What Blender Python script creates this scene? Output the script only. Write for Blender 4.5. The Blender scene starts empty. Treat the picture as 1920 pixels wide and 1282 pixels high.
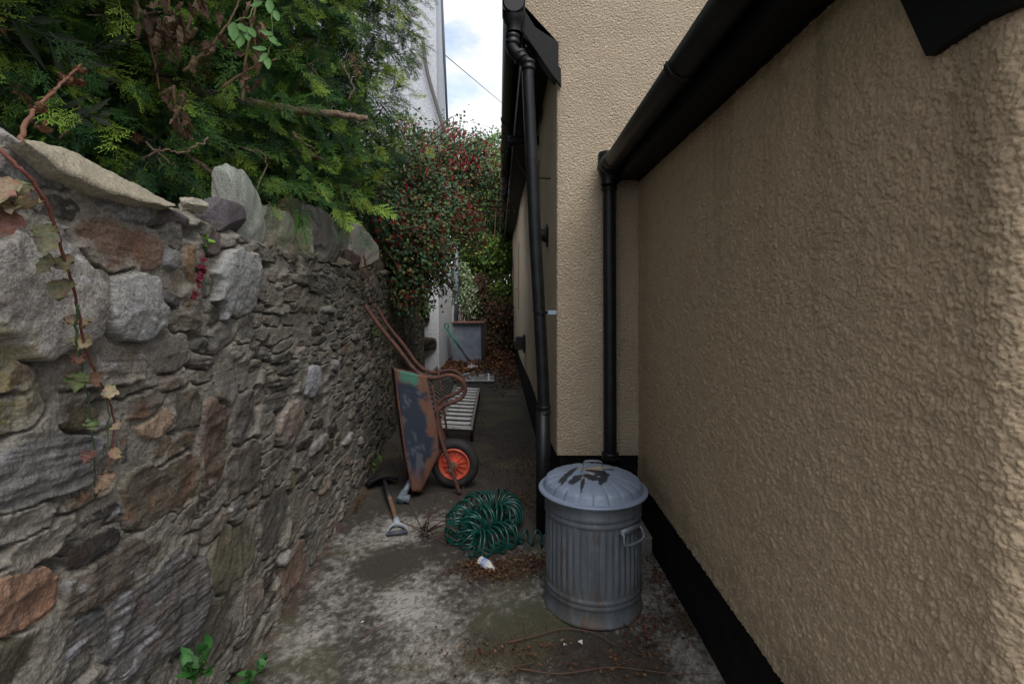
import bpy, math, random
import numpy as np
from mathutils import Vector, Matrix
random.seed(7); rng = np.random.default_rng(11)
S = bpy.context.scene
COL = S.collection
# ------------------------------------------------------------------ camera
cam = bpy.data.cameras.new('camera'); camo = bpy.data.objects.new('camera', cam); COL.objects.link(camo)
camo.location = (0, 0, 1.5); camo.rotation_euler = (math.radians(90), 0, 0)
cam.sensor_width = 36; cam.lens = 950/1920*36; cam.shift_y = -81/1920
cam.clip_start = 0.02; cam.clip_end = 2000
S.camera = camo
# ------------------------------------------------------------------ light
SUN_EL, SUN_AZ = math.radians(55), math.radians(160)   # azimuth the light comes from, clockwise from +Y
S.view_settings.view_transform = 'Standard'; S.view_settings.look = 'None'
S.view_settings.gamma = 1; S.view_settings.exposure = 0.42
S.view_settings.use_curve_mapping = False
world = bpy.data.worlds.new('World'); S.world = world; world.use_nodes = True
nt = world.node_tree; nt.nodes.clear()
N = nt.nodes.new; L = nt.links.new
out = N('ShaderNodeOutputWorld'); bg = N('ShaderNodeBackground'); sky = N('ShaderNodeTexSky')
sky.sky_type = 'NISHITA'; sky.sun_disc = False; sky.sun_elevation = SUN_EL; sky.sun_rotation = SUN_AZ
bg.inputs[1].default_value = 0.1
tc = N('ShaderNodeTexCoord')
mp = N('ShaderNodeMapping'); mp.inputs['Scale'].default_value = (1, 1, 2.0); L(tc.outputs['Generated'], mp.inputs[0])
n1 = N('ShaderNodeTexNoise'); n1.inputs['Scale'].default_value = 2.6; n1.inputs['Detail'].default_value = 8; n1.inputs['Roughness'].default_value = 0.6
L(mp.outputs[0], n1.inputs['Vector'])
# one clear patch of blue down the alley
dot = N('ShaderNodeVectorMath'); dot.operation = 'DISTANCE'
nrm = N('ShaderNodeVectorMath'); nrm.operation = 'NORMALIZE'; L(tc.outputs['Generated'], nrm.inputs[0])
v = Vector((-0.078, 1, 0.41)).normalized(); L(nrm.outputs[0], dot.inputs[0]); dot.inputs[1].default_value = v
patch = N('ShaderNodeMapRange'); patch.inputs[1].default_value = 0.0; patch.inputs[2].default_value = 0.13
patch.inputs[3].default_value = 0.16; patch.inputs[4].default_value = 0.0; L(dot.outputs['Value'], patch.inputs[0])
sub = N('ShaderNodeMath'); sub.operation = 'SUBTRACT'; L(n1.outputs[0], sub.inputs[0]); L(patch.outputs[0], sub.inputs[1])
cr = N('ShaderNodeMapRange'); cr.inputs[1].default_value = 0.30; cr.inputs[2].default_value = 0.47; L(sub.outputs[0], cr.inputs[0])
n2 = N('ShaderNodeTexNoise'); n2.inputs['Scale'].default_value = 7; n2.inputs['Detail'].default_value = 6; L(mp.outputs[0], n2.inputs['Vector'])
cc = N('ShaderNodeMixRGB'); cc.inputs[1].default_value = (7.0, 7.3, 7.8, 1); cc.inputs[2].default_value = (8.6, 8.7, 8.9, 1); L(n2.outputs[0], cc.inputs[0])
sb = N('ShaderNodeVectorMath'); sb.operation = 'SCALE'; sb.inputs['Scale'].default_value = 2.3; L(sky.outputs[0], sb.inputs[0])
mx = N('ShaderNodeMixRGB'); L(cr.outputs[0], mx.inputs[0]); L(sb.outputs[0], mx.inputs[1]); L(cc.outputs[0], mx.inputs[2])
L(mx.outputs[0], bg.inputs[0]); L(bg.outputs[0], out.inputs[0])
sun = bpy.data.lights.new('sun', 'SUN'); sun.energy = 2.0; sun.angle = math.radians(38); sun.color = (1, 0.96, 0.9)
suno = bpy.data.objects.new('sun', sun); COL.objects.link(suno)
sd = Vector((math.sin(SUN_AZ)*math.cos(SUN_EL), math.cos(SUN_AZ)*math.cos(SUN_EL), math.sin(SUN_EL)))
suno.rotation_euler = sd.to_track_quat('Z', 'Y').to_euler()

# ------------------------------------------------------------------ helpers
def s2l(c, k=1.0):
    return tuple((((x/255)/12.92 if x <= 10 else ((x/255+0.055)/1.055)**2.4))*k for x in c)
F = 950.0
def P(px, py, d): return Vector(((px-960)/F*d, d, 1.5+(560-py)/F*d))      # a measured pixel at a known distance
def G(px, py, z=0.0):
    d = (1.5-z)*F/(py-560); return Vector(((px-960)/F*d, d, z))
WD = [-3, 0, 2, 4, 5.5, 10.2, 12]; WX = [-.92, -1.0, -1.1, -1.2, -1.32, -1.77, -1.95]
def wallx(d): return np.interp(d, WD, WX)
def W(px, py, off=0.0):
    t = (px-960)/F; d = 2.0
    for _ in range(40): d = 0.5*d+0.5*(float(wallx(d))+off)/t
    return Vector((t*d, d, 1.5+(560-py)/F*d))
def FWX(d): return 0.29-0.0263*(d-3.27)     # alley face of the far house

def _h(ix, iy, iz, seed):
    with np.errstate(over='ignore'):
        h = (ix.astype(np.int64)*374761393 + iy.astype(np.int64)*668265263 + iz.astype(np.int64)*2147483647 + seed*974634777) & 0xffffffff
        h = ((h ^ (h >> 13))*1274126177) & 0xffffffff
        h = (h ^ (h >> 16))
    return (h & 0xffff)/65535.0
def vn(x, y, seed=0):
    x = np.asarray(x, float); y = np.asarray(y, float)
    ix = np.floor(x); iy = np.floor(y); fx = x-ix; fy = y-iy
    fx = fx*fx*(3-2*fx); fy = fy*fy*(3-2*fy); z = np.zeros_like(ix)
    a = _h(ix, iy, z, seed); b = _h(ix+1, iy, z, seed); c = _h(ix, iy+1, z, seed); d = _h(ix+1, iy+1, z, seed)
    return (a*(1-fx)+b*fx)*(1-fy)+(c*(1-fx)+d*fx)*fy
def fbm(x, y, seed=0, o=4, r=0.5):
    s = 0; a = 1; t = 0
    for i in range(o):
        s = s+a*vn(x*2**i+i*13.7, y*2**i+i*7.3, seed+i); t += a; a *= r
    return s/t
def sst(a, b, x):
    t = np.clip((x-a)/(b-a), 0, 1); return t*t*(3-2*t)

def worley(x, y, seed=0):
    ix = np.floor(x); iy = np.floor(y); z = np.zeros_like(ix); best = np.full(x.shape, -9.0)
    for a in (-1, 0, 1):
        for b in (-1, 0, 1):
            cx, cy = ix+a, iy+b; px = cx+_h(cx, cy, z, seed); py = cy+_h(cx, cy, z, seed+1); r = 0.45+0.55*_h(cx, cy, z, seed+2)
            best = np.maximum(best, r*r-(x-px)**2-(y-py)**2)
    return np.sqrt(np.clip(best, 0, 1))      # overlapping round grains
def mat(name, col=(0.5, 0.5, 0.5), rough=0.7, metal=0.0, vcol=False, var=0.0, vscale=8, vcol2=None, bump=0.0, bscale=60,
        bdist=0.003, trans=0.0, spec=0.5, detail=6, bump2=0.0, b2scale=12):
    m = bpy.data.materials.new(name); m.use_nodes = True; t = m.node_tree; t.nodes.clear()
    A = t.nodes.new; K = t.links.new
    o = A('ShaderNodeOutputMaterial'); b = A('ShaderNodeBsdfPrincipled')
    b.inputs['Roughness'].default_value = rough; b.inputs['Metallic'].default_value = metal
    b.inputs['Specular IOR Level'].default_value = spec
    tcn = A('ShaderNodeTexCoord'); vec = tcn.outputs['Object']
    if vcol:
        at = A('ShaderNodeAttribute'); at.attribute_name = 'Col'; c = at.outputs['Color']
    else:
        rg = A('ShaderNodeRGB'); rg.outputs[0].default_value = (*col, 1); c = rg.outputs[0]
    if var > 0 or vcol2:
        nz = A('ShaderNodeTexNoise'); nz.inputs['Scale'].default_value = vscale; nz.inputs['Detail'].default_value = detail
        nz.inputs['Roughness'].default_value = 0.65; K(vec, nz.inputs['Vector'])
        if vcol2:
            mr = A('ShaderNodeMapRange'); mr.inputs[1].default_value = 0.42; mr.inputs[2].default_value = 0.62; K(nz.outputs[0], mr.inputs[0])
            mi = A('ShaderNodeMixRGB'); K(mr.outputs[0], mi.inputs[0]); K(c, mi.inputs[1]); mi.inputs[2].default_value = (*vcol2, 1); c = mi.outputs[0]
        if var > 0:
            nz2 = A('ShaderNodeTexNoise'); nz2.inputs['Scale'].default_value = vscale*3.7; nz2.inputs['Detail'].default_value = detail; K(vec, nz2.inputs['Vector'])
            mr = A('ShaderNodeMapRange'); mr.inputs[1].default_value = 0.3; mr.inputs[2].default_value = 0.7
            mr.inputs[3].default_value = 1-var; mr.inputs[4].default_value = 1+var; K(nz2.outputs[0], mr.inputs[0])
            sc = A('ShaderNodeVectorMath'); sc.operation = 'SCALE'; K(c, sc.inputs[0]); K(mr.outputs[0], sc.inputs['Scale']); c = sc.outputs[0]
    K(c, b.inputs['Base Color'])
    if bump > 0:
        nb = A('ShaderNodeTexNoise'); nb.inputs['Scale'].default_value = bscale; nb.inputs['Detail'].default_value = 5; K(vec, nb.inputs['Vector'])
        bp = A('ShaderNodeBump'); bp.inputs['Strength'].default_value = bump; bp.inputs['Distance'].default_value = bdist; K(nb.outputs[0], bp.inputs['Height'])
        nn = bp.outputs[0]
        if bump2 > 0:
            nb2 = A('ShaderNodeTexNoise'); nb2.inputs['Scale'].default_value = b2scale; nb2.inputs['Detail'].default_value = 3; K(vec, nb2.inputs['Vector'])
            bp2 = A('ShaderNodeBump'); bp2.inputs['Strength'].default_value = bump2; bp2.inputs['Distance'].default_value = bdist*4
            K(nb2.outputs[0], bp2.inputs['Height']); K(nn, bp2.inputs['Normal']); nn = bp2.outputs[0]
        K(nn, b.inputs['Normal'])
    sh = b.outputs[0]
    if trans > 0:
        tr = A('ShaderNodeBsdfTranslucent'); K(c, tr.inputs[0]); ms = A('ShaderNodeMixShader'); ms.inputs[0].default_value = trans
        K(sh, ms.inputs[1]); K(tr.outputs[0], ms.inputs[2]); sh = ms.outputs[0]
    K(sh, o.inputs[0]); return m

def origin_of(o):
    v = Vector((0, 0, 0))
    while o: v += o.location; o = o.parent
    return v
def link_np(name, V, Fc, m, parent=None, cols=None, smooth=True, base=None):
    """V (n,3), Fc: (m,k) array or list of tuples, world coordinates; linked as one mesh object"""
    V = np.asarray(V, float)
    if parent is not None: org = np.array(origin_of(parent))
    else:
        org = np.array(base) if base is not None else np.array([(V[:, 0].min()+V[:, 0].max())/2, (V[:, 1].min()+V[:, 1].max())/2, V[:, 2].min()])
    V = V-org
    me = bpy.data.meshes.new(name)
    if isinstance(Fc, np.ndarray):
        k = Fc.shape[1]; n = Fc.shape[0]
        me.vertices.add(len(V)); me.vertices.foreach_set('co', V.astype(np.float32).ravel())
        me.loops.add(n*k); me.loops.foreach_set('vertex_index', Fc.astype(np.int32).ravel())
        me.polygons.add(n); me.polygons.foreach_set('loop_start', np.arange(0, n*k, k, dtype=np.int32))
        me.update(calc_edges=True); me.validate()
    else:
        me.from_pydata([tuple(p) for p in V], [], Fc)
    if cols is not None:
        a = me.color_attributes.new('Col', 'FLOAT_COLOR', 'POINT')
        c = np.ones((len(V), 4), np.float32); c[:, :3] = cols; a.data.foreach_set('color', c.ravel())
    me.polygons.foreach_set('use_smooth', [smooth]*len(me.polygons)); me.materials.append(m)
    o = bpy.data.objects.new(name, me); COL.objects.link(o)
    if parent is not None: o.parent = parent
    else: o.location = org
    return o
def tag(o, label=None, cat=None, group=None, kind=None):
    if label: o['label'] = label
    if cat: o['category'] = cat
    if group: o['group'] = group
    if kind: o['kind'] = kind
    return o
def thing(name, label, cat, loc, group=None, kind=None):
    o = bpy.data.objects.new(name, None); COL.objects.link(o); o.location = loc; o.empty_display_size = 0.1
    return tag(o, label, cat, group, kind)

class MB:
    def __init__(s): s.v = []; s.f = []; s.c = []; s.cc = (0.5, 0.5, 0.5)
    def add(s, vs, fs):
        n = len(s.v); s.v += [tuple(v) for v in vs]; s.c += [s.cc]*len(vs)
        s.f += [tuple(i+n for i in f) for f in fs]; return s
    def box(s, a, b, bev=0.0):
        x0, y0, z0 = a; x1, y1, z1 = b
        if bev <= 0:
            vs = [(x, y, z) for z in (z0, z1) for y in (y0, y1) for x in (x0, x1)]
            return s.add(vs, [(0, 2, 3, 1), (4, 5, 7, 6), (0, 1, 5, 4), (2, 6, 7, 3), (0, 4, 6, 2), (1, 3, 7, 5)])
        import bmesh
        bm = bmesh.new(); bmesh.ops.create_cube(bm, size=1)
        for w in bm.verts: w.co = Vector(((x0+x1)/2+w.co.x*(x1-x0), (y0+y1)/2+w.co.y*(y1-y0), (z0+z1)/2+w.co.z*(z1-z0)))
        bmesh.ops.bevel(bm, geom=bm.edges[:], offset=bev, segments=2, affect='EDGES', profile=0.6)
        bm.verts.index_update(); s.add([w.co[:] for w in bm.verts], [tuple(w.index for w in f.verts) for f in bm.faces]); bm.free(); return s
    def tube(s, pts, r, n=10, cap=True, flat=1.0):
        pts = [Vector(p) for p in pts]; m = len(pts); rs = r if isinstance(r, (list, tuple)) else [r]*m
        T = [(pts[min(i+1, m-1)]-pts[max(i-1, 0)]).normalized() for i in range(m)]
        u = T[0].orthogonal().normalized(); vs = []
        for i in range(m):
            u = (u-T[i]*u.dot(T[i])).normalized(); w = T[i].cross(u)
            for k in range(n):
                a = 2*math.pi*k/n; vs.append(pts[i]+u*math.cos(a)*rs[i]+w*math.sin(a)*rs[i]*flat)
        fs = [(i*n+k, i*n+(k+1) % n, (i+1)*n+(k+1) % n, (i+1)*n+k) for i in range(m-1) for k in range(n)]
        if cap: fs += [tuple(range(n-1, -1, -1)), tuple((m-1)*n+k for k in range(n))]
        return s.add(vs, fs)
    def lathe(s, prof, c, ax=(0, 0, 1), n=32, wave=None):
        ax = Vector(ax).normalized(); u = ax.orthogonal().normalized(); w = ax.cross(u); c = Vector(c); vs = []
        for i, (r, h) in enumerate(prof):
            for k in range(n):
                a = 2*math.pi*k/n; rr = r+(wave(a, i) if wave else 0)
                vs.append(c+ax*h+(u*math.cos(a)+w*math.sin(a))*rr)
        m = len(prof)
        fs = [(i*n+k, i*n+(k+1) % n, (i+1)*n+(k+1) % n, (i+1)*n+k) for i in range(m-1) for k in range(n)]
        return s.add(vs, fs)
    def prism(s, pts, off):
        """closed polygon of 3D points, extruded by off"""
        n = len(pts); off = Vector(off); vs = [Vector(p) for p in pts]+[Vector(p)+off for p in pts]
        return s.add(vs, [tuple(range(n)), tuple(range(2*n-1, n-1, -1))]+[(i, i+n, (i+1) % n+n, (i+1) % n) for i in range(n)])
    def leaf(s, p, d, nrm, ln, wd, curl=0.3, fold=0.3, seg=6, tw=0.0, pointy=1.0):
        """a leaf blade from p along d; curls towards nrm, folded along the midrib"""
        d = Vector(d).normalized(); nrm = Vector(nrm); nrm = (nrm-d*nrm.dot(d)).normalized(); sd_ = d.cross(nrm)
        vs = []; p = Vector(p); q = p.copy(); 
        for i in range(seg+1):
            t = i/seg; a = curl*t*1.5
            dd = d*math.cos(a)+nrm*math.sin(a); nn = nrm*math.cos(a)-d*math.sin(a)
            tt = tw*t; ss = sd_*math.cos(tt)+nn*math.sin(tt); n3 = nn*math.cos(tt)-sd_*math.sin(tt)
            w = wd*0.5*(math.sin(math.pi*min(1, t**0.75*0.97+0.03))**0.8)*(1+0.12*math.sin(i*2.3+ln*90))
            vs += [q-ss*w+n3*fold*w, q, q+ss*w+n3*fold*w]; q = q+dd*ln/seg
        fs = []
        for i in range(seg):
            b = i*3; fs += [(b, b+1, b+4, b+3), (b+1, b+2, b+5, b+4)]
        return s.add(vs, fs)
    def build(s, name, m, parent=None, smooth=True, vc=False, base=None, edge=None):
        o = link_np(name, np.array([tuple(v) for v in s.v]), s.f, m, parent, np.array(s.c) if vc else None, smooth, base)
        if edge is not None:
            import bmesh
            bm = bmesh.new(); bm.from_mesh(o.data)
            bmesh.ops.recalc_face_normals(bm, faces=bm.faces[:])
            for e in bm.edges:
                if len(e.link_faces) == 2 and e.calc_face_angle(0) > edge: e.smooth = False
            bm.to_mesh(o.data); bm.free()
        return o
def spline(pts, n=8):
    pts = [Vector(p) for p in pts]; q = [pts[0]*2-pts[1]]+pts+[pts[-1]*2-pts[-2]]; r = []
    for i in range(1, len(q)-2):
        a, b, c, d = q[i-1:i+3]
        for k in range(n):
            t = k/n; r.append(0.5*((2*b)+(c-a)*t+(2*a-5*b+4*c-d)*t*t+(3*b-a-3*c+d)*t**3))
    r.append(pts[-1]); return r
def rvec(s=1.0): return Vector((random.gauss(0, s), random.gauss(0, s), random.gauss(0, s)))
def gridfaces(nu, nv):
    i, j = np.meshgrid(np.arange(nu-1), np.arange(nv-1), indexing='ij'); a = (i*nv+j).ravel()
    return np.stack([a, a+nv, a+nv+1, a+1], 1)

# ------------------------------------------------------------------ materials
M = {}
M['black'] = mat('black_paint', s2l((11, 12, 14)), 0.6, spec=0.25, var=0.3, vscale=9, bump=0.25, bscale=70, bdist=0.001)
M['blackpipe'] = mat('black_plastic', s2l((15, 17, 21)), 0.45, spec=0.35, var=0.35, vscale=12, vcol2=s2l((26, 28, 32)), bump=0.15, bscale=90, bdist=0.001, bump2=0.2, b2scale=20)
M['plinth'] = mat('black_bitumen_plinth', s2l((9, 10, 12)), 0.85, vcol2=s2l((22, 21, 20)), spec=0.15, var=0.3, vscale=10, bump=0.5, bscale=45, bdist=0.003)

def render_mat(name, c1, c2, k, bs=60):
    """roughcast render: paint with faint weathering, lumps in the relief"""
    m = mat(name, c1, 0.92, var=0.06, vscale=1.1, vcol2=c2, spec=0.2)
    t = m.node_tree; A = t.nodes.new; K = t.links.new
    b = [n for n in t.nodes if n.type == 'BSDF_PRINCIPLED'][0]; tcn = [n for n in t.nodes if n.type == 'TEX_COORD'][0]
    nz = A('ShaderNodeTexNoise'); nz.inputs['Scale'].default_value = bs; nz.inputs['Detail'].default_value = 5; nz.inputs['Roughness'].default_value = 0.62
    K(tcn.outputs['Object'], nz.inputs['Vector'])
    mr = A('ShaderNodeMapRange'); mr.interpolation_type = 'SMOOTHSTEP'; mr.inputs[1].default_value = 0.36; mr.inputs[2].default_value = 0.66; K(nz.outputs[0], mr.inputs[0])
    vo = A('ShaderNodeTexVoronoi'); vo.inputs['Scale'].default_value = bs*1.1; K(tcn.outputs['Object'], vo.inputs['Vector'])
    mm = A('ShaderNodeMath'); mm.operation = 'MULTIPLY_ADD'; mm.inputs[1].default_value = -1.0; K(vo.outputs['Distance'], mm.inputs[0]); K(mr.outputs[0], mm.inputs[2]); mr = mm
    n2_ = A('ShaderNodeTexNoise'); n2_.inputs['Scale'].default_value = bs*4.5; K(tcn.outputs['Object'], n2_.inputs['Vector'])
    ad = A('ShaderNodeMath'); ad.operation = 'MULTIPLY_ADD'; ad.inputs[1].default_value = 0.25; K(n2_.outputs[0], ad.inputs[0]); K(mr.outputs[0], ad.inputs[2])
    bp = A('ShaderNodeBump'); bp.inputs['Strength'].default_value = 1; bp.inputs['Distance'].default_value = k; K(ad.outputs[0], bp.inputs['Height'])
    K(bp.outputs[0], b.inputs['Normal']); return m
REN1 = s2l((200, 183, 160)); REN2 = s2l((191, 174, 151))
M['render'] = render_mat('cream_roughcast', REN1, REN2, 0.008, 72)
M['render_fine'] = mat('cream_roughcast_shaded', (1, 1, 1), 0.92, vcol=True, var=0.10, vscale=16, spec=0.2, bump=0.9, bscale=420, bdist=0.0025)
M['white_render'] = mat('white_pebbledash', s2l((205, 208, 214)), 0.9, var=0.16, vscale=20, vcol2=s2l((184, 188, 196)), bump=1, bscale=60, bdist=0.01)
M['stonewall'] = mat('rubble_stone', rough=0.93, vcol=True, var=0.30, vscale=32, bump=1.0, bscale=190, bdist=0.004, spec=0.2, detail=10)
M['ground'] = mat('weathered_concrete', rough=0.93, vcol=True, var=0.24, vscale=26, bump=0.8, bscale=120, bdist=0.004, spec=0.25, detail=10)
M['leaf'] = mat('foliage', rough=0.55, vcol=True, trans=0.10, spec=0.3)
M['deadleaf'] = mat('dead_leaf', rough=0.75, vcol=True, var=0.3, vscale=45, trans=0.15, spec=0.25)
M['petal'] = mat('fuchsia_petal', rough=0.5, vcol=True, trans=0.2)
M['bark'] = mat('bark', s2l((106, 84, 68)), 0.9, var=0.4, vscale=25, vcol2=s2l((140, 124, 108)), bump=1, bscale=80, bdist=0.008)
M['stem'] = mat('stem', rough=0.7, vcol=True, var=0.2, vscale=40)
M['galv'] = mat('galvanised_steel', s2l((122, 130, 140)), 0.52, 0.35, var=0.24, vscale=14, vcol2=s2l((98, 106, 116)), bump=0.25, bscale=40, bdist=0.002, detail=8)
M['galvlid'] = mat('galvanised_lid', s2l((176, 188, 204)), 0.5, 0.3, var=0.12, vscale=10, vcol2=s2l((156, 168, 184)), bump=0.2, bscale=30, bdist=0.002)

# ------------------------------------------------------------------ ground
def axis(lo, a, b, hi, fine, coarse):
    return np.concatenate([np.linspace(lo, a, coarse, endpoint=False), np.linspace(a, b, fine, endpoint=False), np.linspace(b, hi, coarse)])
gx = axis(-400, -1.4, 1.0, 400, 420, 12)
yy = [1.4]
while yy[-1] < 13: yy.append(yy[-1]+max(0.006, 0.0045*yy[-1]))
gy = np.concatenate([np.linspace(-400, 1.4, 16, endpoint=False), yy, np.linspace(13.5, 1000, 16)])
X, Y = np.meshgrid(gx, gy, indexing='ij')
Z = (fbm(X*2.1, Y*2.1, 3, 3)-0.5)*0.02+(fbm(X*14, Y*14, 5, 4)-0.5)*0.006
fade = sst(14, 12, Y)*sst(-2.2, -1.2, X)*sst(1.6, 0.9, X); Z *= fade
pt = fbm(X*2.6, Y*2.6, 21, 5, 0.6)
def blob(px, py, r, s=1.0):
    g = G(px, py); return s*np.exp(-(((X-g.x)/r)**2+((Y-g.y)/(r*1.0))**2))
br = (pt-0.52)*2.6+0.16
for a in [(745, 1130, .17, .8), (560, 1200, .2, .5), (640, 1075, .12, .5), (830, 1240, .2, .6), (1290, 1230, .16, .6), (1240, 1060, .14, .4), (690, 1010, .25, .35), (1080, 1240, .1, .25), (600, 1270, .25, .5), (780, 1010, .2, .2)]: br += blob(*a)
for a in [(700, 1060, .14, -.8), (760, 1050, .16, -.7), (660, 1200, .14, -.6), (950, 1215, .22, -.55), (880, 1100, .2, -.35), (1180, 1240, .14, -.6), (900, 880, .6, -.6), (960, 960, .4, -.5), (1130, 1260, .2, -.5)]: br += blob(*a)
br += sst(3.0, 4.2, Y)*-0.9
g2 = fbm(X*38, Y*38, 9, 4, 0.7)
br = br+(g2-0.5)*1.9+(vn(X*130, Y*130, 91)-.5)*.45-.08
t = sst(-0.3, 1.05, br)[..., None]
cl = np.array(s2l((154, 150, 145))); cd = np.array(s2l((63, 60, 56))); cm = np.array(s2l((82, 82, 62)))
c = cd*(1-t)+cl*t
ms = (sst(0.5, 0.72, fbm(X*3.3+9, Y*3.3, 33, 4))*0.55*(1-t[..., 0]*0.7))[..., None]; c = c*(1-ms)+cm*ms
# purple fallen petals under the fuchsia
pp = (sst(0.5, 0.7, fbm(X*9, Y*9, 51, 4, 0.7))*np.exp(-((X+0.45)/0.4)**2-((Y-5.0)/1.1)**2))[..., None]*0.8; c = c*(1-pp)+np.array(s2l((62, 26, 40)))*pp
cw = np.abs(fbm(X*1.3+4, Y*1.3, 95, 4, .55)-.5); ck = (sst(.0035, .001, cw)*sst(.5, .6, fbm(X*1.1, Y*1.1+8, 97, 2))*.7)[..., None]; c = c*(1-ck)+np.array(s2l((40, 36, 32)))*ck
# pits in the bare concrete
pits = (sst(0.66, 0.74, vn(X*75, Y*75, 77))*t[..., 0]*0.6)[..., None]; c = c*(1-pits)+cd*pits; Z -= pits[..., 0]*0.002*fade
edge = (sst(0.14, 0.0, X-wallx(Y))*sst(0.3, 0.6, fbm(X*12, Y*12, 8, 3)))[..., None]*0.6; c = c*(1-edge)+np.array(s2l((84, 60, 50)))*edge
far = (1-fade)[..., None]; c = c*(1-far)+np.array(s2l((90, 86, 74)))*far
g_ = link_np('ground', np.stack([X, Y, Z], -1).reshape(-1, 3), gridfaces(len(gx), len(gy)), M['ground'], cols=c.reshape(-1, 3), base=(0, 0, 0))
tag(g_, kind='structure')

# ------------------------------------------------------------------ rubble wall
sites = []   # u, z, a, b, theta, offset, colour, kind
def traced(xl, yl, xr, yr, h, col, off=0.012, kd=0):
    a = W(xl, yl); b = W(xr, yr); c = (a+b)/2; mid = W((xl+xr)/2, (yl+yr)/2)
    u0, z0, u1, z1 = a.y, a.z, b.y, b.z
    sites.append(((u0+u1)/2, (z0+z1)/2, max(.012, math.hypot(u1-u0, z1-z0)/2*1.02), h/2/F*mid.y*1.02, math.atan2(z1-z0, u1-u0) if (xr-xl) > h*0.5 else 0, off, col, kd))
TR = [(-75, 545, 168, 560, 225, (160, 150, 142), .05, 1), (143, 452, 295, 478, 88, (128, 92, 70), .02, 2), (183, 560, 292, 585, 135, (158, 156, 155), .03, 1),
 (150, 358, 282, 402, 46, (104, 102, 102), .01, 3), (278, 402, 347, 412, 40, (84, 72, 76), .02, 0), (336, 512, 362, 512, 115, (138, 102, 52), .015, 0),
 (357, 478, 372, 480, 90, (100, 90, 78), .02, 0), (276, 552, 328, 556, 40, (84, 70, 72), .015, 0), (388, 545, 470, 520, 130, (162, 164, 166), .03, 1),
 (292, 490, 326, 490, 62, (136, 138, 142), .0, 1), (-40, 290, 108, 338, 56, (100, 97, 95), .02, 0), (68, 690, 262, 690, 84, (126, 114, 100), .03, 3),
 (-30, 710, 45, 718, 72, (118, 100, 84), .02, 3), (268, 662, 342, 655, 78, (110, 100, 90), .01, 0), (213, 818, 302, 788, 48, (150, 116, 82), .015, 0),
 (282, 852, 356, 820, 52, (104, 86, 60), .015, 2), (366, 842, 413, 818, 160, (110, 82, 62), .015, 0), (315, 778, 366, 768, 80, (92, 86, 68), .01, 0),
 (-40, 790, 55, 742, 84, (122, 112, 56), .005, 0), (90, 778, 168, 790, 56, (104, 88, 56), .01, 2), (-60, 915, 168, 850, 118, (106, 104, 104), .03, 3),
 (228, 948, 362, 888, 112, (100, 86, 64), .02, 2), (386, 1085, 467, 1005, 118, (100, 94, 68), .02, 0), (-60, 1160, 80, 1108, 108, (150, 98, 60), .025, 2),
 (98, 1125, 282, 1040, 96, (100, 84, 70), .03, 3), (180, 1200, 362, 1100, 180, (92, 88, 88), .04, 3), (-60, 1255, 98, 1225, 96, (86, 80, 58), .01, 0),
 (482, 1015, 532, 935, 105, (96, 90, 82), .01, 0), (418, 905, 476, 862, 98, (96, 84, 72), .02, 0), (520, 1095, 566, 1030, 72, (134, 100, 80), .01, 0),
 (515, 802, 562, 780, 74, (160, 138, 118), .01, 1), (564, 722, 592, 706, 54, (164, 164, 180), .015, 1), (430, 620, 470, 612, 55, (98, 92, 84), .01, 0),
 (376, 452, 430, 440, 46, (92, 78, 78), .01, 0), (305, 610, 372, 600, 40, (106, 96, 74), .005, 2), (350, 1210, 440, 1130, 120, (96, 88, 76), .01, 0),
 (380, 640, 430, 615, 50, (104, 98, 90), .015, 0), (395, 720, 430, 700, 90, (112, 104, 94), .01, 0), (432, 790, 470, 770, 80, (90, 88, 84), .015, 0),
 (480, 730, 540, 712, 30, (84, 80, 72), .01, 3), (470, 770, 530, 745, 36, (80, 78, 72), .015, 3), (545, 520, 640, 545, 40, (104, 100, 86), .02, 3)]
for q in TR: traced(*q)
ntr = len(sites)
PAL = [(100, 94, 84), (90, 86, 76), (108, 100, 88), (84, 80, 74), (112, 96, 80), (118, 112, 102), (96, 92, 74), (104, 90, 74), (90, 90, 90), (80, 72, 68), (124, 106, 84)]
SC = 0.32
z = 0.03; rr = random.Random(5)
while z < 2.1:
    h = rr.uniform(0.045, 0.10); u = 0.5+rr.random()*0.1
    while u < 10.6:
        w = rr.uniform(0.09, 0.27)*(1.0 if u < 2.3 else 1.25)
        hh = h*rr.choice([1, 1, 1, 0.7, 1.6] if u < 2.3 else [1, 1, 1.2]); cu, cz = u+w/2, z+h/2+rr.uniform(-.012, .012)+0.02*math.sin(u*1.7)
        ok = True
        for s_ in sites[:ntr]:
            ca, sa = math.cos(s_[4]), math.sin(s_[4]); dx, dz = cu-s_[0], cz-s_[1]
            if (abs((dx*ca+dz*sa)/(s_[2]+w*0.16))**2.5+abs((-dx*sa+dz*ca)/(s_[3]+hh*0.12))**2.5) < 1: ok = False; break
        if ok:
            kd = rr.choice([0, 0, 3, 3, 2, 1 if rr.random() < 0.25 and u < 4 else 0])
            col = rr.choice(PAL); j = rr.uniform(0.74, 1.2); col = tuple(x*j for x in col)
            if kd == 1: col = (138*j, 134*j, 130*j)
            sites.append((cu, cz, w/2, hh/2, rr.uniform(-.12, .12), rr.uniform(-.014, .022), col, kd))
        u += w+rr.uniform(0.0, 0.012)
    z += h
SI = np.array([s_[:6] for s_ in sites]); SCOL = np.array([s2l(s_[6]) for s_ in sites]); SCOL = (SCOL*0.5+SCOL.mean(1, keepdims=True)*np.array([1.01, 1.0, 0.95])*0.5); SCOL *= np.where(SCOL.mean(1, keepdims=True) > 0.22, 0.82, 1.06); SK = np.array([s_[7] for s_ in sites])
us = [0.62]
while us[-1] < 10.1: us.append(us[-1]+max(0.0034, 0.0036*us[-1]))
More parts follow.
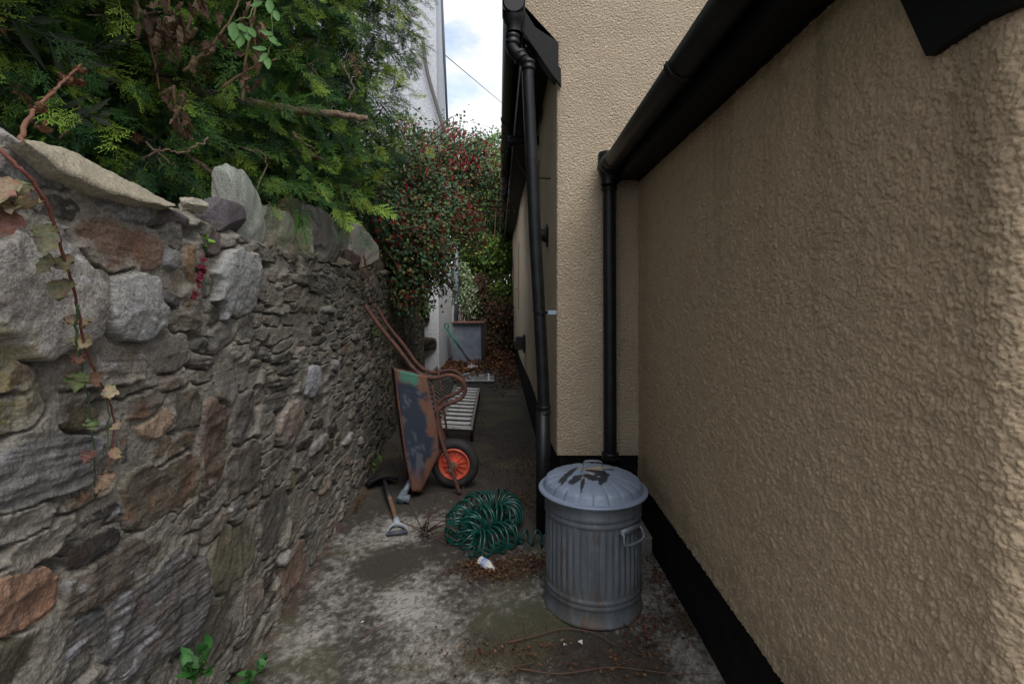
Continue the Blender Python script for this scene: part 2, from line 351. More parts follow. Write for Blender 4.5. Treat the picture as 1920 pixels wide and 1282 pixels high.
us = np.array(us); zs = np.linspace(-0.03, 1, 560)
def walltop(u):
    base = np.interp(u, [0, 1.0, 1.2, 1.35, 1.55, 1.75, 2.0, 2.6, 4.5, 10.5], [1.85, 1.845, 1.835, 1.82, 1.80, 1.785, 1.775, 1.76, 1.78, 1.95])
    return base+(fbm(u*9, u*0, 61, 3)-0.5)*0.07
U, Vv = np.meshgrid(us, zs, indexing='ij'); top = walltop(us)[:, None]; ZZ = np.where(Vv < 0, Vv, Vv*top)
def wall_relief(U, ZZ):
    nu, nv = U.shape
    # domain warp keeps the joints irregular
    uw = U+(fbm(U*7, ZZ*7, 101, 3)-0.5)*0.04+(fbm(U*40, ZZ*40, 103, 4)-0.5)*0.012
    zw = ZZ+(fbm(U*5+5, ZZ*7, 105, 3)-0.5)*0.03+(fbm(U*40, ZZ*44, 107, 4)-0.5)*0.012
    wob1 = (fbm(U*13, ZZ*13, 191, 3)-.5)*2; wob2 = (fbm(U*12+9, ZZ*14, 193, 3)-.5)*2
    F1 = np.full(U.shape, 9.0); F2 = np.full(U.shape, 9.0); I1 = np.zeros(U.shape, int)
    for i0 in range(0, nu, 12):
        sl = slice(i0, min(nu, i0+12)); ua, ub = U[sl].min()-0.09, U[sl].max()+0.09
        idx = np.where((SI[:, 0]+SI[:, 2]*1.5 > ua) & (SI[:, 0]-SI[:, 2]*1.5 < ub))[0]
        f1, f2, k1 = F1[sl], F2[sl], I1[sl]; a_, b_ = uw[sl], zw[sl]
        for k in idx:
            u0, z0, a, b, th = SI[k, :5]; ca, sa = math.cos(th), math.sin(th)
            dx = a_-u0+wob1[sl]*a*0.35*math.sin(k*1.7); dz = b_-z0+wob2[sl]*b*0.4*math.cos(k*2.3); m_ = np.abs(dz) < b*2.2+a*abs(sa)*2
            x = np.abs(dx*ca+dz*sa)/a; y = np.abs(-dx*sa+dz*ca)/b
            p = 3.6 if SK[k] != 1 else 2.3
            nd = np.where(m_, (x**p+y**p)**(1/p), 9.0)
            if k < ntr: nd = nd*0.93
            bet = nd < f1; f2[...] = np.where(bet, f1, np.minimum(f2, nd)); k1[...] = np.where(bet, k, k1); f1[...] = np.where(bet, nd, f1)
    mn = np.minimum(SI[I1, 2], SI[I1, 3])
    ed = np.minimum((F2-F1)*0.5, 1.05-F1)*mn-0.0035       # metres to the joint
    fine = fbm(U*60, ZZ*60, 111, 4, 0.6); mid = fbm(U*16, ZZ*16, 113, 4, 0.55); lay = fbm(U*6+I1*3.1, ZZ*70+U*6, 117, 4, 0.6)
    kd = SK[I1]; off = SI[I1, 5]
    tx = (((I1*7919) % 97)/97-0.5)*0.12; tz = (((I1*104729) % 89)/89-0.5)*0.20
    lump = (mid-0.5)*np.where(kd == 1, 0.016, 0.012)+(fine-0.5)*0.007+np.where(kd == 3, (lay-0.5)*0.016, 0)+np.where(kd == 2, (lay-0.5)*0.006, 0)
    # cleaved facets
    lump += np.abs(fbm(U*11+I1*1.7, ZZ*13, 119, 2)-0.5)*-0.026*(kd != 1)
    st = sst(-0.0005, 0.0045, ed+(fine-0.5)*0.005)
    dome = np.where(kd == 1, np.sqrt(np.clip(1-F1**2, 0, 1))*0.02, 0)
    stone = 0.018+off*0.6+tx*(U-SI[I1, 0])*1.0+tz*(ZZ-SI[I1, 1])+lump+dome
    mort = 0.009+(fbm(U*16, ZZ*16, 131, 4, 0.55)-0.5)*0.014+(fbm(U*110, ZZ*110, 133, 3)-0.5)*0.007
    smear = sst(0.57, 0.66, fbm(U*4.5, ZZ*4.5, 137, 3))*0.016*sst(0.035, 0.0, ed)     # mortar smeared over the stone edges
    deep = sst(0.60, 0.72, fbm(U*7, ZZ*11, 139, 3))*sst(0.006, -0.004, ed)
    hgt = mort*(1-st)+stone*st; isst = sst(-0.001, 0.002, ed+(fine-0.5)*0.004)
    over = (mort+smear+0.006) > hgt; hgt = np.where(over, mort+smear+0.006, hgt); isst = np.where(over & (st < 1.01), isst*0.25, isst)
    crack = sst(0.004, 0.001, np.abs(ed+0.001))*sst(0.44, 0.54, fbm(U*6+3, ZZ*9, 141, 3))*(ZZ < SI[I1, 1])   # open joint under a stone
    hgt = hgt-deep*0.03-crack*0.022
    # colour
    cs = SCOL[I1]*(1+(fbm(U*9, ZZ*14, 151, 4, 0.6)-0.5)*0.9)[..., None]
    rust = (sst(0.55, 0.7, fbm(U*12+I1, ZZ*12, 153, 4))*np.where(kd == 2, 0.5, 0.12))[..., None]; cs = cs*(1-rust)+np.array(s2l((122, 88, 68)))*rust
    white = (sst(0.58, 0.74, fbm(U*14+I1, ZZ*30, 155, 5, 0.65))*np.where(kd == 3, 0.5, np.where(kd == 1, 0.55, 0.12)))[..., None]; cs = cs*(1-white)+np.array(s2l((176, 176, 182)))*white
    cmo = np.array(s2l((132, 127, 118)))*(1+(fine-0.5)*0.5+(mid-0.5)*0.5)[..., None]
    c = cs*isst[..., None]+cmo*(1-isst[..., None])
    lich = (sst(0.6, 0.72, fbm(U*2.2, ZZ*2.4, 157, 3))*sst(0.45, 0.6, fbm(U*30, ZZ*30, 159, 3))*0.5*(U < 2.6))[..., None]; c = c*(1-lich)+np.array(s2l((132, 120, 62)))*lich
    moss = (np.clip(sst(2.0, 3.2, U)*sst(1.1, 1.7, ZZ)*0.55+sst(3.6, 5.5, U)*0.5, 0, 0.75)*sst(0.35, 0.6, fbm(U*5, ZZ*5, 161, 4)))[..., None]; c = c*(1-moss)+np.array(s2l((82, 82, 60)))*moss
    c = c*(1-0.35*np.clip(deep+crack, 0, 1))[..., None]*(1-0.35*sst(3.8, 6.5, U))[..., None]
    return hgt, c
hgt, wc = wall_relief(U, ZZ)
topf = sst(top-0.03, top, ZZ); 
PX = wallx(U)+hgt*(1-0.3*topf)-topf*0.03
wv = np.stack([PX, U, ZZ], -1)
# rough mortared top running back, then down the garden side
nb = 16; bk = np.linspace(0.02, 0.42, nb)
Ub = np.repeat(us[:, None], nb, 1); Zb = walltop(us)[:, None]+0.035*np.sin(np.linspace(0, 3.14, nb))[None]+(fbm(Ub*12, bk[None]*30+Ub, 171, 4)-0.5)*0.04
Xb = wallx(Ub)-bk[None]
cb = np.array(s2l((130, 122, 108)))*(0.8+0.5*fbm(Ub*18, bk[None]*18, 173, 4))[..., None]
bx = np.stack([Xb, Ub, Zb], -1); bb = np.stack([Xb[:, -1:]-0.01, Ub[:, -1:], Zb[:, -1:]*0-0.03], -1)
wv = np.concatenate([wv, bx, bb], 1); wc = np.concatenate([wc, cb, cb[:, -1:]], 1)
nu, nv = wv.shape[:2]
stone_wall = thing('stone_wall', 'old rubble stone garden wall with crumbling lime mortar along the left side of the alley', 'stone wall', (-1.2, 4, 0))
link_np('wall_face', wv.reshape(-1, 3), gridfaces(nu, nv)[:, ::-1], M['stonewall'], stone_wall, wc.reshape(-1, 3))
def rock(name, c, r, col, parent, seed, rot=0.0, tilt=0.0, shape=2.7, rough=0.14, taper=0.0, res=64):
    """a stone of half sizes r=(x,y,z), angular rounded block with chipped faces"""
    th, ph = np.meshgrid(np.linspace(0, 2*np.pi, res*2), np.linspace(0.001, np.pi-0.001, res), indexing='ij')
    n = np.stack([np.sin(ph)*np.cos(th), np.sin(ph)*np.sin(th), np.cos(ph)], -1)
    q = 1/(np.abs(n)**shape).sum(-1)**(1/shape)
    R = random.Random(seed)
    for _ in range(9):   # cleave planes
        d = np.array([R.gauss(0, 1) for _ in range(3)]); d /= np.linalg.norm(d); lim = R.uniform(0.72, 1.02)
        q = np.where((n@d)*q > lim, lim/np.maximum(n@d, 1e-3), q)
    a, b = n[..., 0]*2.2+n[..., 2]*1.3+seed, n[..., 1]*2.2-n[..., 2]*1.7+seed*3.3
    q = q*(1+(fbm(a, b, 200+seed, 5, 0.55)-0.5)*rough*2)
    v_ = n*q[..., None]*np.array(r); v_[..., :2] *= (1-taper*(v_[..., 2:3]/r[2]*0.5+0.5))
    v_[..., 1] += v_[..., 2]*tilt
    ca, sa = math.cos(rot), math.sin(rot); x, y = v_[..., 0]*ca-v_[..., 1]*sa, v_[..., 0]*sa+v_[..., 1]*ca; v_[..., 0], v_[..., 1] = x, y
    v_ += np.array(c)
    cc_ = np.array(s2l(col))*(0.72+0.56*fbm(a*2.3, b*2.3, 300+seed, 5, 0.6))[..., None]
    gm = sst(0.5, 0.68, fbm(a*1.6, b*1.6, 400+seed, 4))[..., None]*0.35; cc_ = cc_*(1-gm)+np.array(s2l((104, 104, 84)))*gm
    return link_np(name, v_.reshape(-1, 3), gridfaces(res*2, res), M['stonewall'], parent, cc_.reshape(-1, 3))
def cope(px, y0, y1, wpx, col, seed, off=-0.09, tx=0.055, **k):
    a = W(px, y1, off); b = W(px, y0, off); d = a.y
    ty = max(0.05, (wpx*1.15-2*tx*F/d*0.6)/2*d*d/1035)
    return rock('coping_stone', ((a.x+b.x)/2, d, (a.z+b.z)/2), (tx, ty, (b.z-a.z)/2), col, stone_wall, seed, **k)
cope(450, 320, 474, 84, (156, 160, 152), 3, off=-0.05, tx=0.06, tilt=-0.36, shape=2.5, rough=0.09, taper=0.0)
cope(412, 374, 438, 84, (98, 92, 98), 9, off=-0.03, tx=0.05, tilt=0, shape=6, rough=0.06)
cope(518, 390, 490, 66, (128, 130, 112), 4, off=-0.05, tilt=-.12, rough=.22)
cope(556, 368, 480, 74, (112, 100, 80), 5, off=-0.13, tilt=0.16, rough=.24, tx=.07)
cope(572, 425, 500, 34, (124, 124, 104), 6, off=-0.02, tilt=.1, rough=.2)
cope(597, 395, 500, 58, (120, 116, 112), 7, off=-0.05, tilt=-0.22, rough=.26)
cope(617, 442, 508, 34, (104, 96, 88), 8, off=-0.03, tilt=.14, rough=.2)
cope(642, 414, 510, 56, (146, 144, 136), 10, off=-0.08, tilt=.06, rough=.22)
cope(676, 426, 515, 58, (190, 184, 174), 11, off=-0.04, shape=4, rough=0.12, tx=.07)
cope(702, 468, 530, 34, (96, 92, 76), 12, off=-0.06, tilt=-.1, rough=.2)
cope(655, 470, 510, 30, (92, 76, 74), 13, off=-0.02, shape=5)
cope(718, 476, 535, 30, (88, 84, 70), 14, off=-0.07, tilt=.15, rough=.2)
cope(498, 440, 492, 36, (110, 104, 92), 17, off=-0.03, rough=.25)
cope(535, 455, 498, 40, (104, 98, 84), 18, off=-0.02, rough=.25)
cope(362, 372, 400, 44, (160, 154, 140), 15, off=-0.02, tx=0.04, rough=0.25)
cope(20, 262, 330, 120, (120, 114, 108), 16, off=-0.06, tx=0.07, rough=0.2)
# long cement coping slab, face sloping towards the alley
def slab():
    n = 80; t_ = np.linspace(0, 1, n); pxs = 45+t_*285; ytop = np.interp(pxs, [45, 60, 110, 200, 290, 330], [262, 262, 274, 318, 364, 384])
    ybot = np.interp(pxs, [45, 75, 110, 200, 290, 330], [268, 290, 322, 362, 386, 390])
    rows = []
    for i in range(n):
        a = W(float(pxs[i]), float(ybot[i])-3, 0.065); b = W(float(pxs[i]), float(ytop[i]), 0.0); e = Vector((b.x-0.16, b.y, b.z-0.01)); f = Vector((a.x-0.05, a.y, a.z-0.012))
        rows.append([f, a, a*0.66+b*0.34, a*0.33+b*0.67, b, b*0.5+e*0.5, e])
    A_ = np.array([[list(p) for p in r_] for r_ in rows]); A_[..., 2] += (fbm(A_[..., 1]*30, A_[..., 0]*30, 181, 4)-0.5)*0.012; A_[..., 0] += (fbm(A_[..., 1]*20, A_[..., 2]*30, 183, 4)-0.5)*0.014
    cc_ = np.array(s2l((158, 150, 132)))*(0.85+0.3*fbm(A_[..., 1]*14, A_[..., 0]*14, 185, 4))[..., None]
    return link_np('cement_coping', A_.reshape(-1, 3), gridfaces(n, 7), M['stonewall'], stone_wall, cc_.reshape(-1, 3))
slab()

# ------------------------------------------------------------------ near extension on the right
ext = thing('rendered_extension', 'low cream roughcast extension with black eaves close on the right of the alley', 'house', (0.82, 2, 0))
us2 = [0.80]
while us2[-1] < 3.30: us2.append(us2[-1]+0.0019*us2[-1])
us2 = np.array(us2); zs2 = np.linspace(0.355, 2.40, 940)
U2, Z2 = np.meshgrid(us2, zs2, indexing='ij')
def roughcast(a, b, sd, sc=1.0):
    wx = a+(fbm(a*40*sc, b*40*sc, sd, 2)-0.5)*0.008; wz = b+(fbm(a*40*sc+7, b*40*sc, sd+1, 2)-0.5)*0.008
    ca, sa = math.cos(0.6), math.sin(0.6)      # turn the lattice so no rows show
    rx, rz = wx*ca-wz*sa, wx*sa+wz*ca
    g1 = worley(rx*112+3, rz*112, sd+2); g2 = worley(rx*190, rz*190+5, sd+12); cl = fbm(rx*45, rz*45, sd+3, 3, .6); n_ = fbm(rx*260, rz*260, sd+4, 2)
    return g1*0.0050*(.35+.65*sst(.35, .6, cl))+g2*0.0030+(cl-.5)*0.0030+(n_-.5)*0.0020+(fbm(a*5, b*5, sd+5, 3)-0.5)*0.003
H2 = roughcast(U2, Z2, 500)
corner = np.clip((0.87-U2)/0.07, 0, 1); round_ = 0.06*(1-np.sqrt(np.clip(1-corner**2, 0, 1)))
pr = sst(2.34, 2.38, U2)*sst(2.72, 2.68, U2)*sst(1.78, 1.82, Z2)*sst(2.14, 2.10, Z2); H2 = H2*(1-.65*pr)+.004*pr
H2 += 0.006*sst(0.40, 0.36, Z2)     # bell cast at the bottom edge
X2 = 0.82-H2+round_
# wall turns the near corner
ret = 14; Ur = np.repeat((0.795-0.0*np.arange(ret)/ret)[None, :], len(zs2), 0).T; Xr = 0.88+np.linspace(0.01, 3, ret)[:, None]*np.ones((1, len(zs2)))
vv = np.concatenate([np.stack([Xr[::-1], Ur[::-1]*1.0, np.repeat(zs2[None], ret, 0)], -1), np.stack([X2, U2, Z2], -1)], 0)
cw_ = np.array(s2l((173, 154, 129)))*(0.93+.14*fbm(U2*1.2, Z2*1.2, 551, 4))[..., None]  # same cream as the far house, darkened: shade put into the base colour
def tint(c_, a_, col): a_ = np.clip(a_, 0, 1)[..., None]; return c_*(1-a_)+np.array(s2l(col))*a_
cw_ = tint(cw_, sst(.52, .8, fbm(U2*9, Z2*.9, 553, 4, .6))*sst(1.2, 2.2, Z2)*.45, (104, 98, 78))      # drip streaks below the gutter
cw_ = tint(cw_, sst(1.9, 2.2, Z2)*sst(1.9, 1.0, U2)*sst(.35, .6, fbm(U2*5, Z2*5, 555, 4))*.35, (92, 98, 66))   # algae at the top corner
cw_ = tint(cw_, sst(.55, .36, Z2+(fbm(U2*8, Z2*8, 557, 4)-.5)*.25)*.4, (96, 88, 72))          # splashes at the foot
cw_ = tint(cw_, sst(.60, .75, fbm(U2*30, Z2*30, 559, 3))*.18, (110, 96, 76))
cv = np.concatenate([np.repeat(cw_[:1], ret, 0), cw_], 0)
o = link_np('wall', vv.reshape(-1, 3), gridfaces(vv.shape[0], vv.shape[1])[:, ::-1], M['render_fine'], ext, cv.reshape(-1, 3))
b = MB(); 
zb = MB()
zb.box((0.833, 0.83, -0.05), (1.4, 3.268, 0.356)); zb.box((1.4, 0.83, -0.05), (4, 3.268, 0.356)); zb.build('plinth', M['plinth'], ext, smooth=False)
b = MB().box((0.68, 0.45, 2.262), (0.9, 3.262, 2.285)).box((0.805, 0.46, 2.252), (0.817, 3.26, 2.2618)); b.build('soffit', M['black'], ext, smooth=False)
b = MB().box((0.664, 0.45, 2.235), (0.6805, 3.262, 2.40)); b.build('fascia', M['black'], ext, smooth=False)
# dangling boxed verge end at the near corner
e = [(0.795, 1.058, 2.2615), (0.795, 1.053, 2.146), (0.795, 0.974, 1.966), (0.795, 0.80, 1.975), (0.795, 0.80, 2.2615)]
MB().prism(e, (0.06, 0, 0)).build('verge_box', M['black'], ext, smooth=False)
def gutter(y0, y1, x0, x1, z, r, parent, unions, name='gutter', m='blackpipe'):
    m0 = MB(); n = 18; vs = []
    ys = np.linspace(y0, y1, 30)
    for y_ in ys:
        xc = x0+(x1-x0)*(y_-y0)/(y1-y0)
        for rad in (r, r-0.004):
            for k in range(n+1):
                a = math.pi*k/n; vs.append((xc+rad*math.cos(a), y_, z-rad*math.sin(a)*1.0))
    q = 2*(n+1); fs = []
    for i in range(len(ys)-1):
        for k in range(n):
            fs += [(i*q+k, i*q+k+1, (i+1)*q+k+1, (i+1)*q+k), (i*q+n+1+k, (i+1)*q+n+1+k, (i+1)*q+n+2+k, i*q+n+2+k)]
        for k in (0, n): fs.append((i*q+k, (i+1)*q+k, (i+1)*q+n+1+k, i*q+n+1+k))
    for i in (0, len(ys)-1): fs.append(tuple(i*q+k for k in range(n+1)))
    m0.add(vs, fs); g = m0.build(name, M[m], parent, edge=0.6)
    for y_, w_, e_ in unions:
        xc = x0+(x1-x0)*(y_-y0)/(y1-y0); mu = MB(); vs = []
        prof = [(-w_, 0.001), (-w_, e_), (-w_*0.7, e_*1.5), (-w_*0.5, e_), (w_*0.5, e_), (w_*0.7, e_*1.5), (w_, e_), (w_, 0.001)]
        for dy, ex in prof:
            for k in range(n+1):
                a = math.pi*k/n; vs.append((xc+(r+ex)*math.cos(a), y_+dy, z-(r+ex)*math.sin(a)))
        fs = [(i*(n+1)+k, i*(n+1)+k+1, (i+1)*(n+1)+k+1, (i+1)*(n+1)+k) for i in range(len(prof)-1) for k in range(n)]
        mu.add(vs, fs).build('union_bracket', M[m], g)
    return g
def roof(pts, off, parent): return MB().prism(pts, off).build('roof', mat('slate', s2l((58, 60, 66)), 0.7, var=0.3, vscale=10, bump=0.5, bscale=30), parent, smooth=False)
gu = gutter(0.42, 3.215, 0.607, 0.607, 2.335, 0.058, ext, [(1.80, 0.018, 0.005), (3.02, 0.018, 0.005), (0.95, 0.018, 0.005)])
roof([(0.61, 0.45, 2.385), (3.5, 0.45, 3.9), (3.5, 0.45, 3.86), (0.665, 0.45, 2.372)], (0, 2.815, 0), ext)
# running outlet and downpipe
def downpipe(parent, pts, r, collars, ml='blackpipe', n=20):
    d = MB().tube(pts, r, n); p = d.build('downpipe', M[ml], parent, edge=0.7)
    for (c, ax, h, ex) in collars:
        c = Vector(c); ax = Vector(ax).normalized(); q = r
        MB().lathe([(q*0.9, -h/2), (q+ex*.6, -h/2), (q+ex, -h/2+h*.12), (q+ex, -h*.2), (q+ex*.45, -h*.12), (q+ex*.45, h*.12), (q+ex, h*.2), (q+ex, h/2-h*.12), (q+ex*.6, h/2), (q*0.9, h/2)], c, ax, n).build('collar', M[ml], p, edge=0.9)
    return p
ob = MB().lathe([(0.004, 0.09), (0.064, 0.085), (0.069, 0.07), (0.069, -0.02), (0.062, -0.05), (0.052, -0.075), (0.052, -0.115)], (0.605, 3.165, 2.325), (0, 0, 1), 26)
ob.lathe([(0.002, -0.07), (0.064, -0.07), (0.068, -0.06), (0.068, 0.05), (0.064, 0.062), (0.002, 0.064)], (0.607, 3.165, 2.33), (0, 1, 0), 26)
ob.build('gutter_outlet', M['blackpipe'], ext, edge=0.7)
downpipe(ext, [(0.612, 3.195, 2.24), (0.617, 3.195, 1.3), (0.62, 3.20, 0.50)], 0.041, [((0.612, 3.195, 2.215), (0, 0, 1), 0.075, 0.009), ((0.62, 3.20, 0.508), (0, 0, 1), 0.05, 0.014)])

# ------------------------------------------------------------------ far house with the gable
hs = thing('rendered_house', 'tall cream roughcast house with black fascia running down the right of the alley', 'house', (0.29, 3.3, 0))
def gable():
    # front (gable) face towards the camera and the long alley face, one skin with an eased corner
    m_ = MB(); r_ = 0.012
    yend = 15.9
    zt = 3.16
    prof = [(8.0, 3.27), (0.82, 3.27), (0.29+0.03, 3.27), (0.29+0.008, 3.273), (0.2905, 3.28), (FWX(3.31), 3.31)]
    prof += [(FWX(y_)+0.010*math.sin(y_*1.3), y_) for y_ in np.linspace(3.6, yend, 60)]+[(8, yend)]
    vs = []; zs_ = [0.49, 0.52, 2.0, zt]
    for x, y in prof:
        for z_ in zs_: vs.append((x, y, z_))
    k = len(zs_); m_.add(vs, [(i*k+j, i*k+j+1, (i+1)*k+j+1, (i+1)*k+j) for i in range(len(prof)-1) for j in range(k-1)])
    # upper gable: corbels out over the eave, then follows the roof verge
    up = [(8.0, zt), (0.29, zt), (0.075, 3.30), (0.055, 3.44), (4.2, 8.2), (8.0, 8.2)]
    n = len(up); m_.add([(x, 3.27, z_) for x, z_ in up]+[(x, 3.33, z_) for x, z_ in up], [tuple(range(n))]+[(i, (i+1) % n, (i+1) % n+n, i+n) for i in range(1, n-1)])
    return m_.build('wall', M['render'], hs, smooth=False)
gable()
MB().prism([(0.83, 3.285, -0.05), (FWX(3.285)+0.022, 3.285, -0.05), (FWX(15.85)+0.022, 15.85, -0.05), (0.83, 15.85, -0.05)], (0, 0, 0.541)).build('plinth', M['plinth'], hs, smooth=False)
def strip(name, xa, xb, z0, z1, ya=3.34, yb=15.95, m='black'):
    return MB().prism([(FWX(ya)+xa, ya, z0), (FWX(ya)+xb, ya, z0), (FWX(yb)+xb, yb, z0), (FWX(yb)+xa, yb, z0)], (0, 0, z1-z0)).build(name, M[m], hs, smooth=False)
strip('soffit', -0.20, 0.05, 3.13, 3.158)
strip('fascia', -0.222, -0.2005, 3.10, 3.40)
roof([(0.03, 3.34, 3.40), (4.2, 3.34, 8.2), (4.2, 3.34, 8.12), (0.07, 3.34, 3.36)], (-0.33, 12.6, 0), hs)
# verge board: black strip stepping down the corbelled gable edge to the wall corner
vb = [(0.315, 2.86), (0.262, 2.925), (0.07, 3.21), (0.03, 3.27), (0.03, 3.47), (0.08, 3.42), (0.085, 3.335), (0.312, 2.965)]
MB().prism([(x, 3.235, z_) for x, z_ in vb], (0, 0.033, 0)).build('verge_board', M['black'], hs, smooth=False)
MB().prism([(0.30, 3.27, 2.90), (0.26, 3.27, 2.94), (0.07, 3.27, 3.22), (0.07, 3.27, 3.40), (0.30, 3.27, 3.15)], (0, 0.10, 0)).build('eave_box', M['black'], hs, smooth=False)
gutter(3.19, 15.9, 0.012, 0.012-0.0263*12.7, 3.335, 0.068, hs, [(5.15, 0.03, 0.006), (6.2, 0.03, 0.006), (7.4, 0.03, 0.006), (8.8, 0.04, 0.006), (10.4, 0.04, 0.007), (12.4, 0.05, 0.008), (14.4, 0.05, 0.008)])
ob = MB().lathe([(0.002, -0.075), (0.062, -0.075), (0.071, -0.065), (0.071, 0.06), (0.066, 0.07), (0.002, 0.07)], (0.012, 3.19, 3.33), (0, 1, 0), 26)
ob.lathe([(0.072, 0.06), (0.072, -0.05), (0.06, -0.09), (0.048, -0.11), (0.048, -0.15)], (0.010, 3.19, 3.32), (0, 0, 1), 26); ob.build('gutter_outlet', M['blackpipe'], hs, edge=0.7)
a0, a1 = P(962, 70, 3.19), P(961, 92, 3.19); a2, a3 = P(976, 108, 3.2), P(989, 122, 3.22); a4 = P(990, 150, 3.22); pb = Vector((0.200, 3.25, 0.02)); pm = P(1004, 450, 3.23)
sw = spline([a0, a1, a2, a3, a4], 6); pm2 = P(1020, 765, 3.24)
downpipe(hs, sw+spline([a4, pm, pm2, pb], 6)[1:], 0.039,
         [(P(961, 76, 3.19), (0, 0, 1), 0.06, 0.009), (P(975, 106, 3.2), (0.6, 0, -1), 0.05, 0.008), (P(990, 124, 3.22), (0.04, 0, -1), 0.06, 0.009), (P(1014, 586, 3.235), (0.04, 0, -1), 0.02, 0.009), (P(1019.5, 768, 3.24), (0.03, 0, -1), 0.06, 0.008)])
MB().tube([P(1018, 772, 3.24), pb], 0.046, 20).build('drain_socket', M['blackpipe'], hs)
MB().box((0.215, 3.245, 1.40), (0.285, 3.26, 1.425)).build('pipe_clip', mat('zinc', s2l((150, 165, 185)), 0.4, 0.6), hs, smooth=False)
MB().tube([P(992, 333, 3.3), P(1032, 335, 3.38)], 0.005, 6).tube([P(986, 334, 3.26), P(992, 334, 3.26)], 0.016, 8).build('holderbat', M['black'], hs)
# overflow pipe under the eaves
op = MB(); c0, c1 = Vector((-0.035, 4.75, 2.975)), Vector((FWX(4.75)+0.01, 4.75, 2.985))
op.lathe([(0.040, 0.09), (0.040, 0), (0.046, -0.002), (0.05, 0.0), (0.05, 0.13), (0.047, 0.14), (0.047, 0.16), (0.053, 0.165), (0.053, 0.19), (0.047, 0.20), (0.047, (c1-c0).length)], c0, c1-c0, 24); op.build('overflow_pipe', M['blackpipe'], hs, edge=0.7)
# boiler flue with wall plate
wy = 3.80; fz = 1.975; fx = FWX(wy)
fl = MB().lathe([(0.002, 0), (0.085, 0.0), (0.09, 0.006), (0.085, 0.014), (0.055, 0.018), (0.052, 0.03), (0.045, 0.034), (0.045, 0.048), (0.036, 0.052), (0.036, 0.11), (0.025, 0.112), (0.02, 0.09)], (fx-0.008, wy, fz), (-1, 0, 0), 28); fl.build('flue', M['blackpipe'], hs, edge=0.7)
# hooded vent low on the far wall
vy = 7.2; vx = FWX(vy)
vt = MB().box((vx-0.03, vy-0.12, 0.74), (vx-0.007, vy+0.12, 0.99), 0.006).box((vx-0.13, vy-0.09, 0.78), (vx-0.03, vy+0.09, 0.965), 0.015)
for i in range(4): vt.box((vx-0.15, vy-0.095, 0.79+i*0.045), (vx-0.13, vy+0.095, 0.805+i*0.045))
vt.build('vent_cowl', mat('brown_plastic', s2l((58, 54, 52)), 0.6, var=0.2), hs, smooth=False)
am = mat('air_brick', s2l((88, 78, 64)), 0.9, var=0.3)
for (py_, yv, hh) in ((200, 4.35, 0.22), (330, 5.0, 0.0)):
    if hh:
        zc = 1.5+(560-py_)/F*yv; xx = FWX(yv); ab = MB()
        for i in range(7): ab.box((xx-0.016, yv-0.09, zc-0.11+i*0.034), (xx+0.01, yv+0.09, zc-0.092+i*0.034))
        ab.build('air_brick', am, hs, smooth=False)
# recessed narrow window openings and sills down the long wall
wm = mat('dark_glass', s2l((40, 40, 42)), 0.2)
for (yv, z0, z1, w) in ((4.75, 2.05, 2.75, 0.35), (9.4, 1.3, 2.5, 0.5), (12.6, 1.4, 2.5, 0.5)):
    xx = FWX(yv); MB().box((xx-0.014, yv-w/2, z0), (xx+0.02, yv+w/2, z1)).build('shutter_panel', mat('cream_panel', s2l((150, 132, 104)), 0.85, var=0.1, bump=.4, bscale=50), hs, smooth=False)
MB().box((FWX(10.6)-0.06, 10.3, 1.72), (FWX(10.6)+0.02, 10.9, 1.75)).build('sill', M['white_render'], hs, smooth=False)
MB().box((FWX(9)-0.012, 8.9, 2.28), (FWX(9)+0.02, 9.12, 2.5)).build('wall_plate', M['white_render'], hs, smooth=False)
w_ = MB().tube(spline([(FWX(5.6)-0.2, 5.6, 3.1), (FWX(5.5)-0.12, 5.8, 2.98), (FWX(6)-0.04, 6.2, 3.0), (FWX(7)-0.004, 6.6, 3.12)], 6), 0.004, 6).build('cable', mat('grey_cable', s2l((120, 120, 120))), hs)
tag(MB().box((0.70, 2.98, -0.02), (0.828, 3.28, 0.10), 0.012).build('concrete_block', mat('pale_concrete', s2l((120, 120, 110)), 0.95, var=0.3, vscale=20, bump=0.8, bscale=80), None), 'pale concrete block wedged behind the dustbin at the foot of the black plinth', 'concrete block')

# ------------------------------------------------------------------ white building far left
wb = thing('white_building', 'tall whitewashed pebbledash building standing beyond the stone wall', 'building', (-2.2, 11, 0))
ft = [(-5.0, 10.2), (-1.46, 10.2), (-1.44, 12.5), (-5.0, 12.5)]; tp = [(-5.0, 10.2), (-1.56, 10.2), (-1.80, 12.5), (-5.0, 12.5)]
vs = [(x, y, -0.1) for x, y in ft]+[(x, y, 10.5) for x, y in tp]
MB().add(vs, [(0, 1, 5, 4), (1, 2, 6, 5), (2, 3, 7, 6), (3, 0, 4, 7), (4, 5, 6, 7)]).build('wall', M['white_render'], wb, smooth=False)
MB().tube(spline([P(792, 70, 10.1), P(800, 130, 10.1), P(815, 185, 10.1), P(833, 245, 10.1)], 6), 0.035, 8).build('wall_cable', mat('grey_rope', s2l((96, 92, 90))), wb)
MB().tube([P(826, -60, 12.45), P(839, 240, 12.45)], 0.03, 8).build('corner_pipe', mat('slate_grey', s2l((90, 96, 106))), wb)
MB().tube([P(855, 460, 12.6), P(856, 606, 12.6)], 0.055, 10).build('rainwater_pipe', mat('grey_pipe', s2l((110, 120, 132)), 0.5), wb)
for q in [(796, 598, .22, .12), (800, 645, .3, .22), (797, 560, .2, .1)]:
    p_ = P(q[0], q[1], 10.1); rock('stone_stub', (p_.x-0.12, 10.12, p_.z), (q[2], 0.14, q[3]/1.6), (70, 62, 54), stone_wall, int(q[1]), shape=5, res=20)
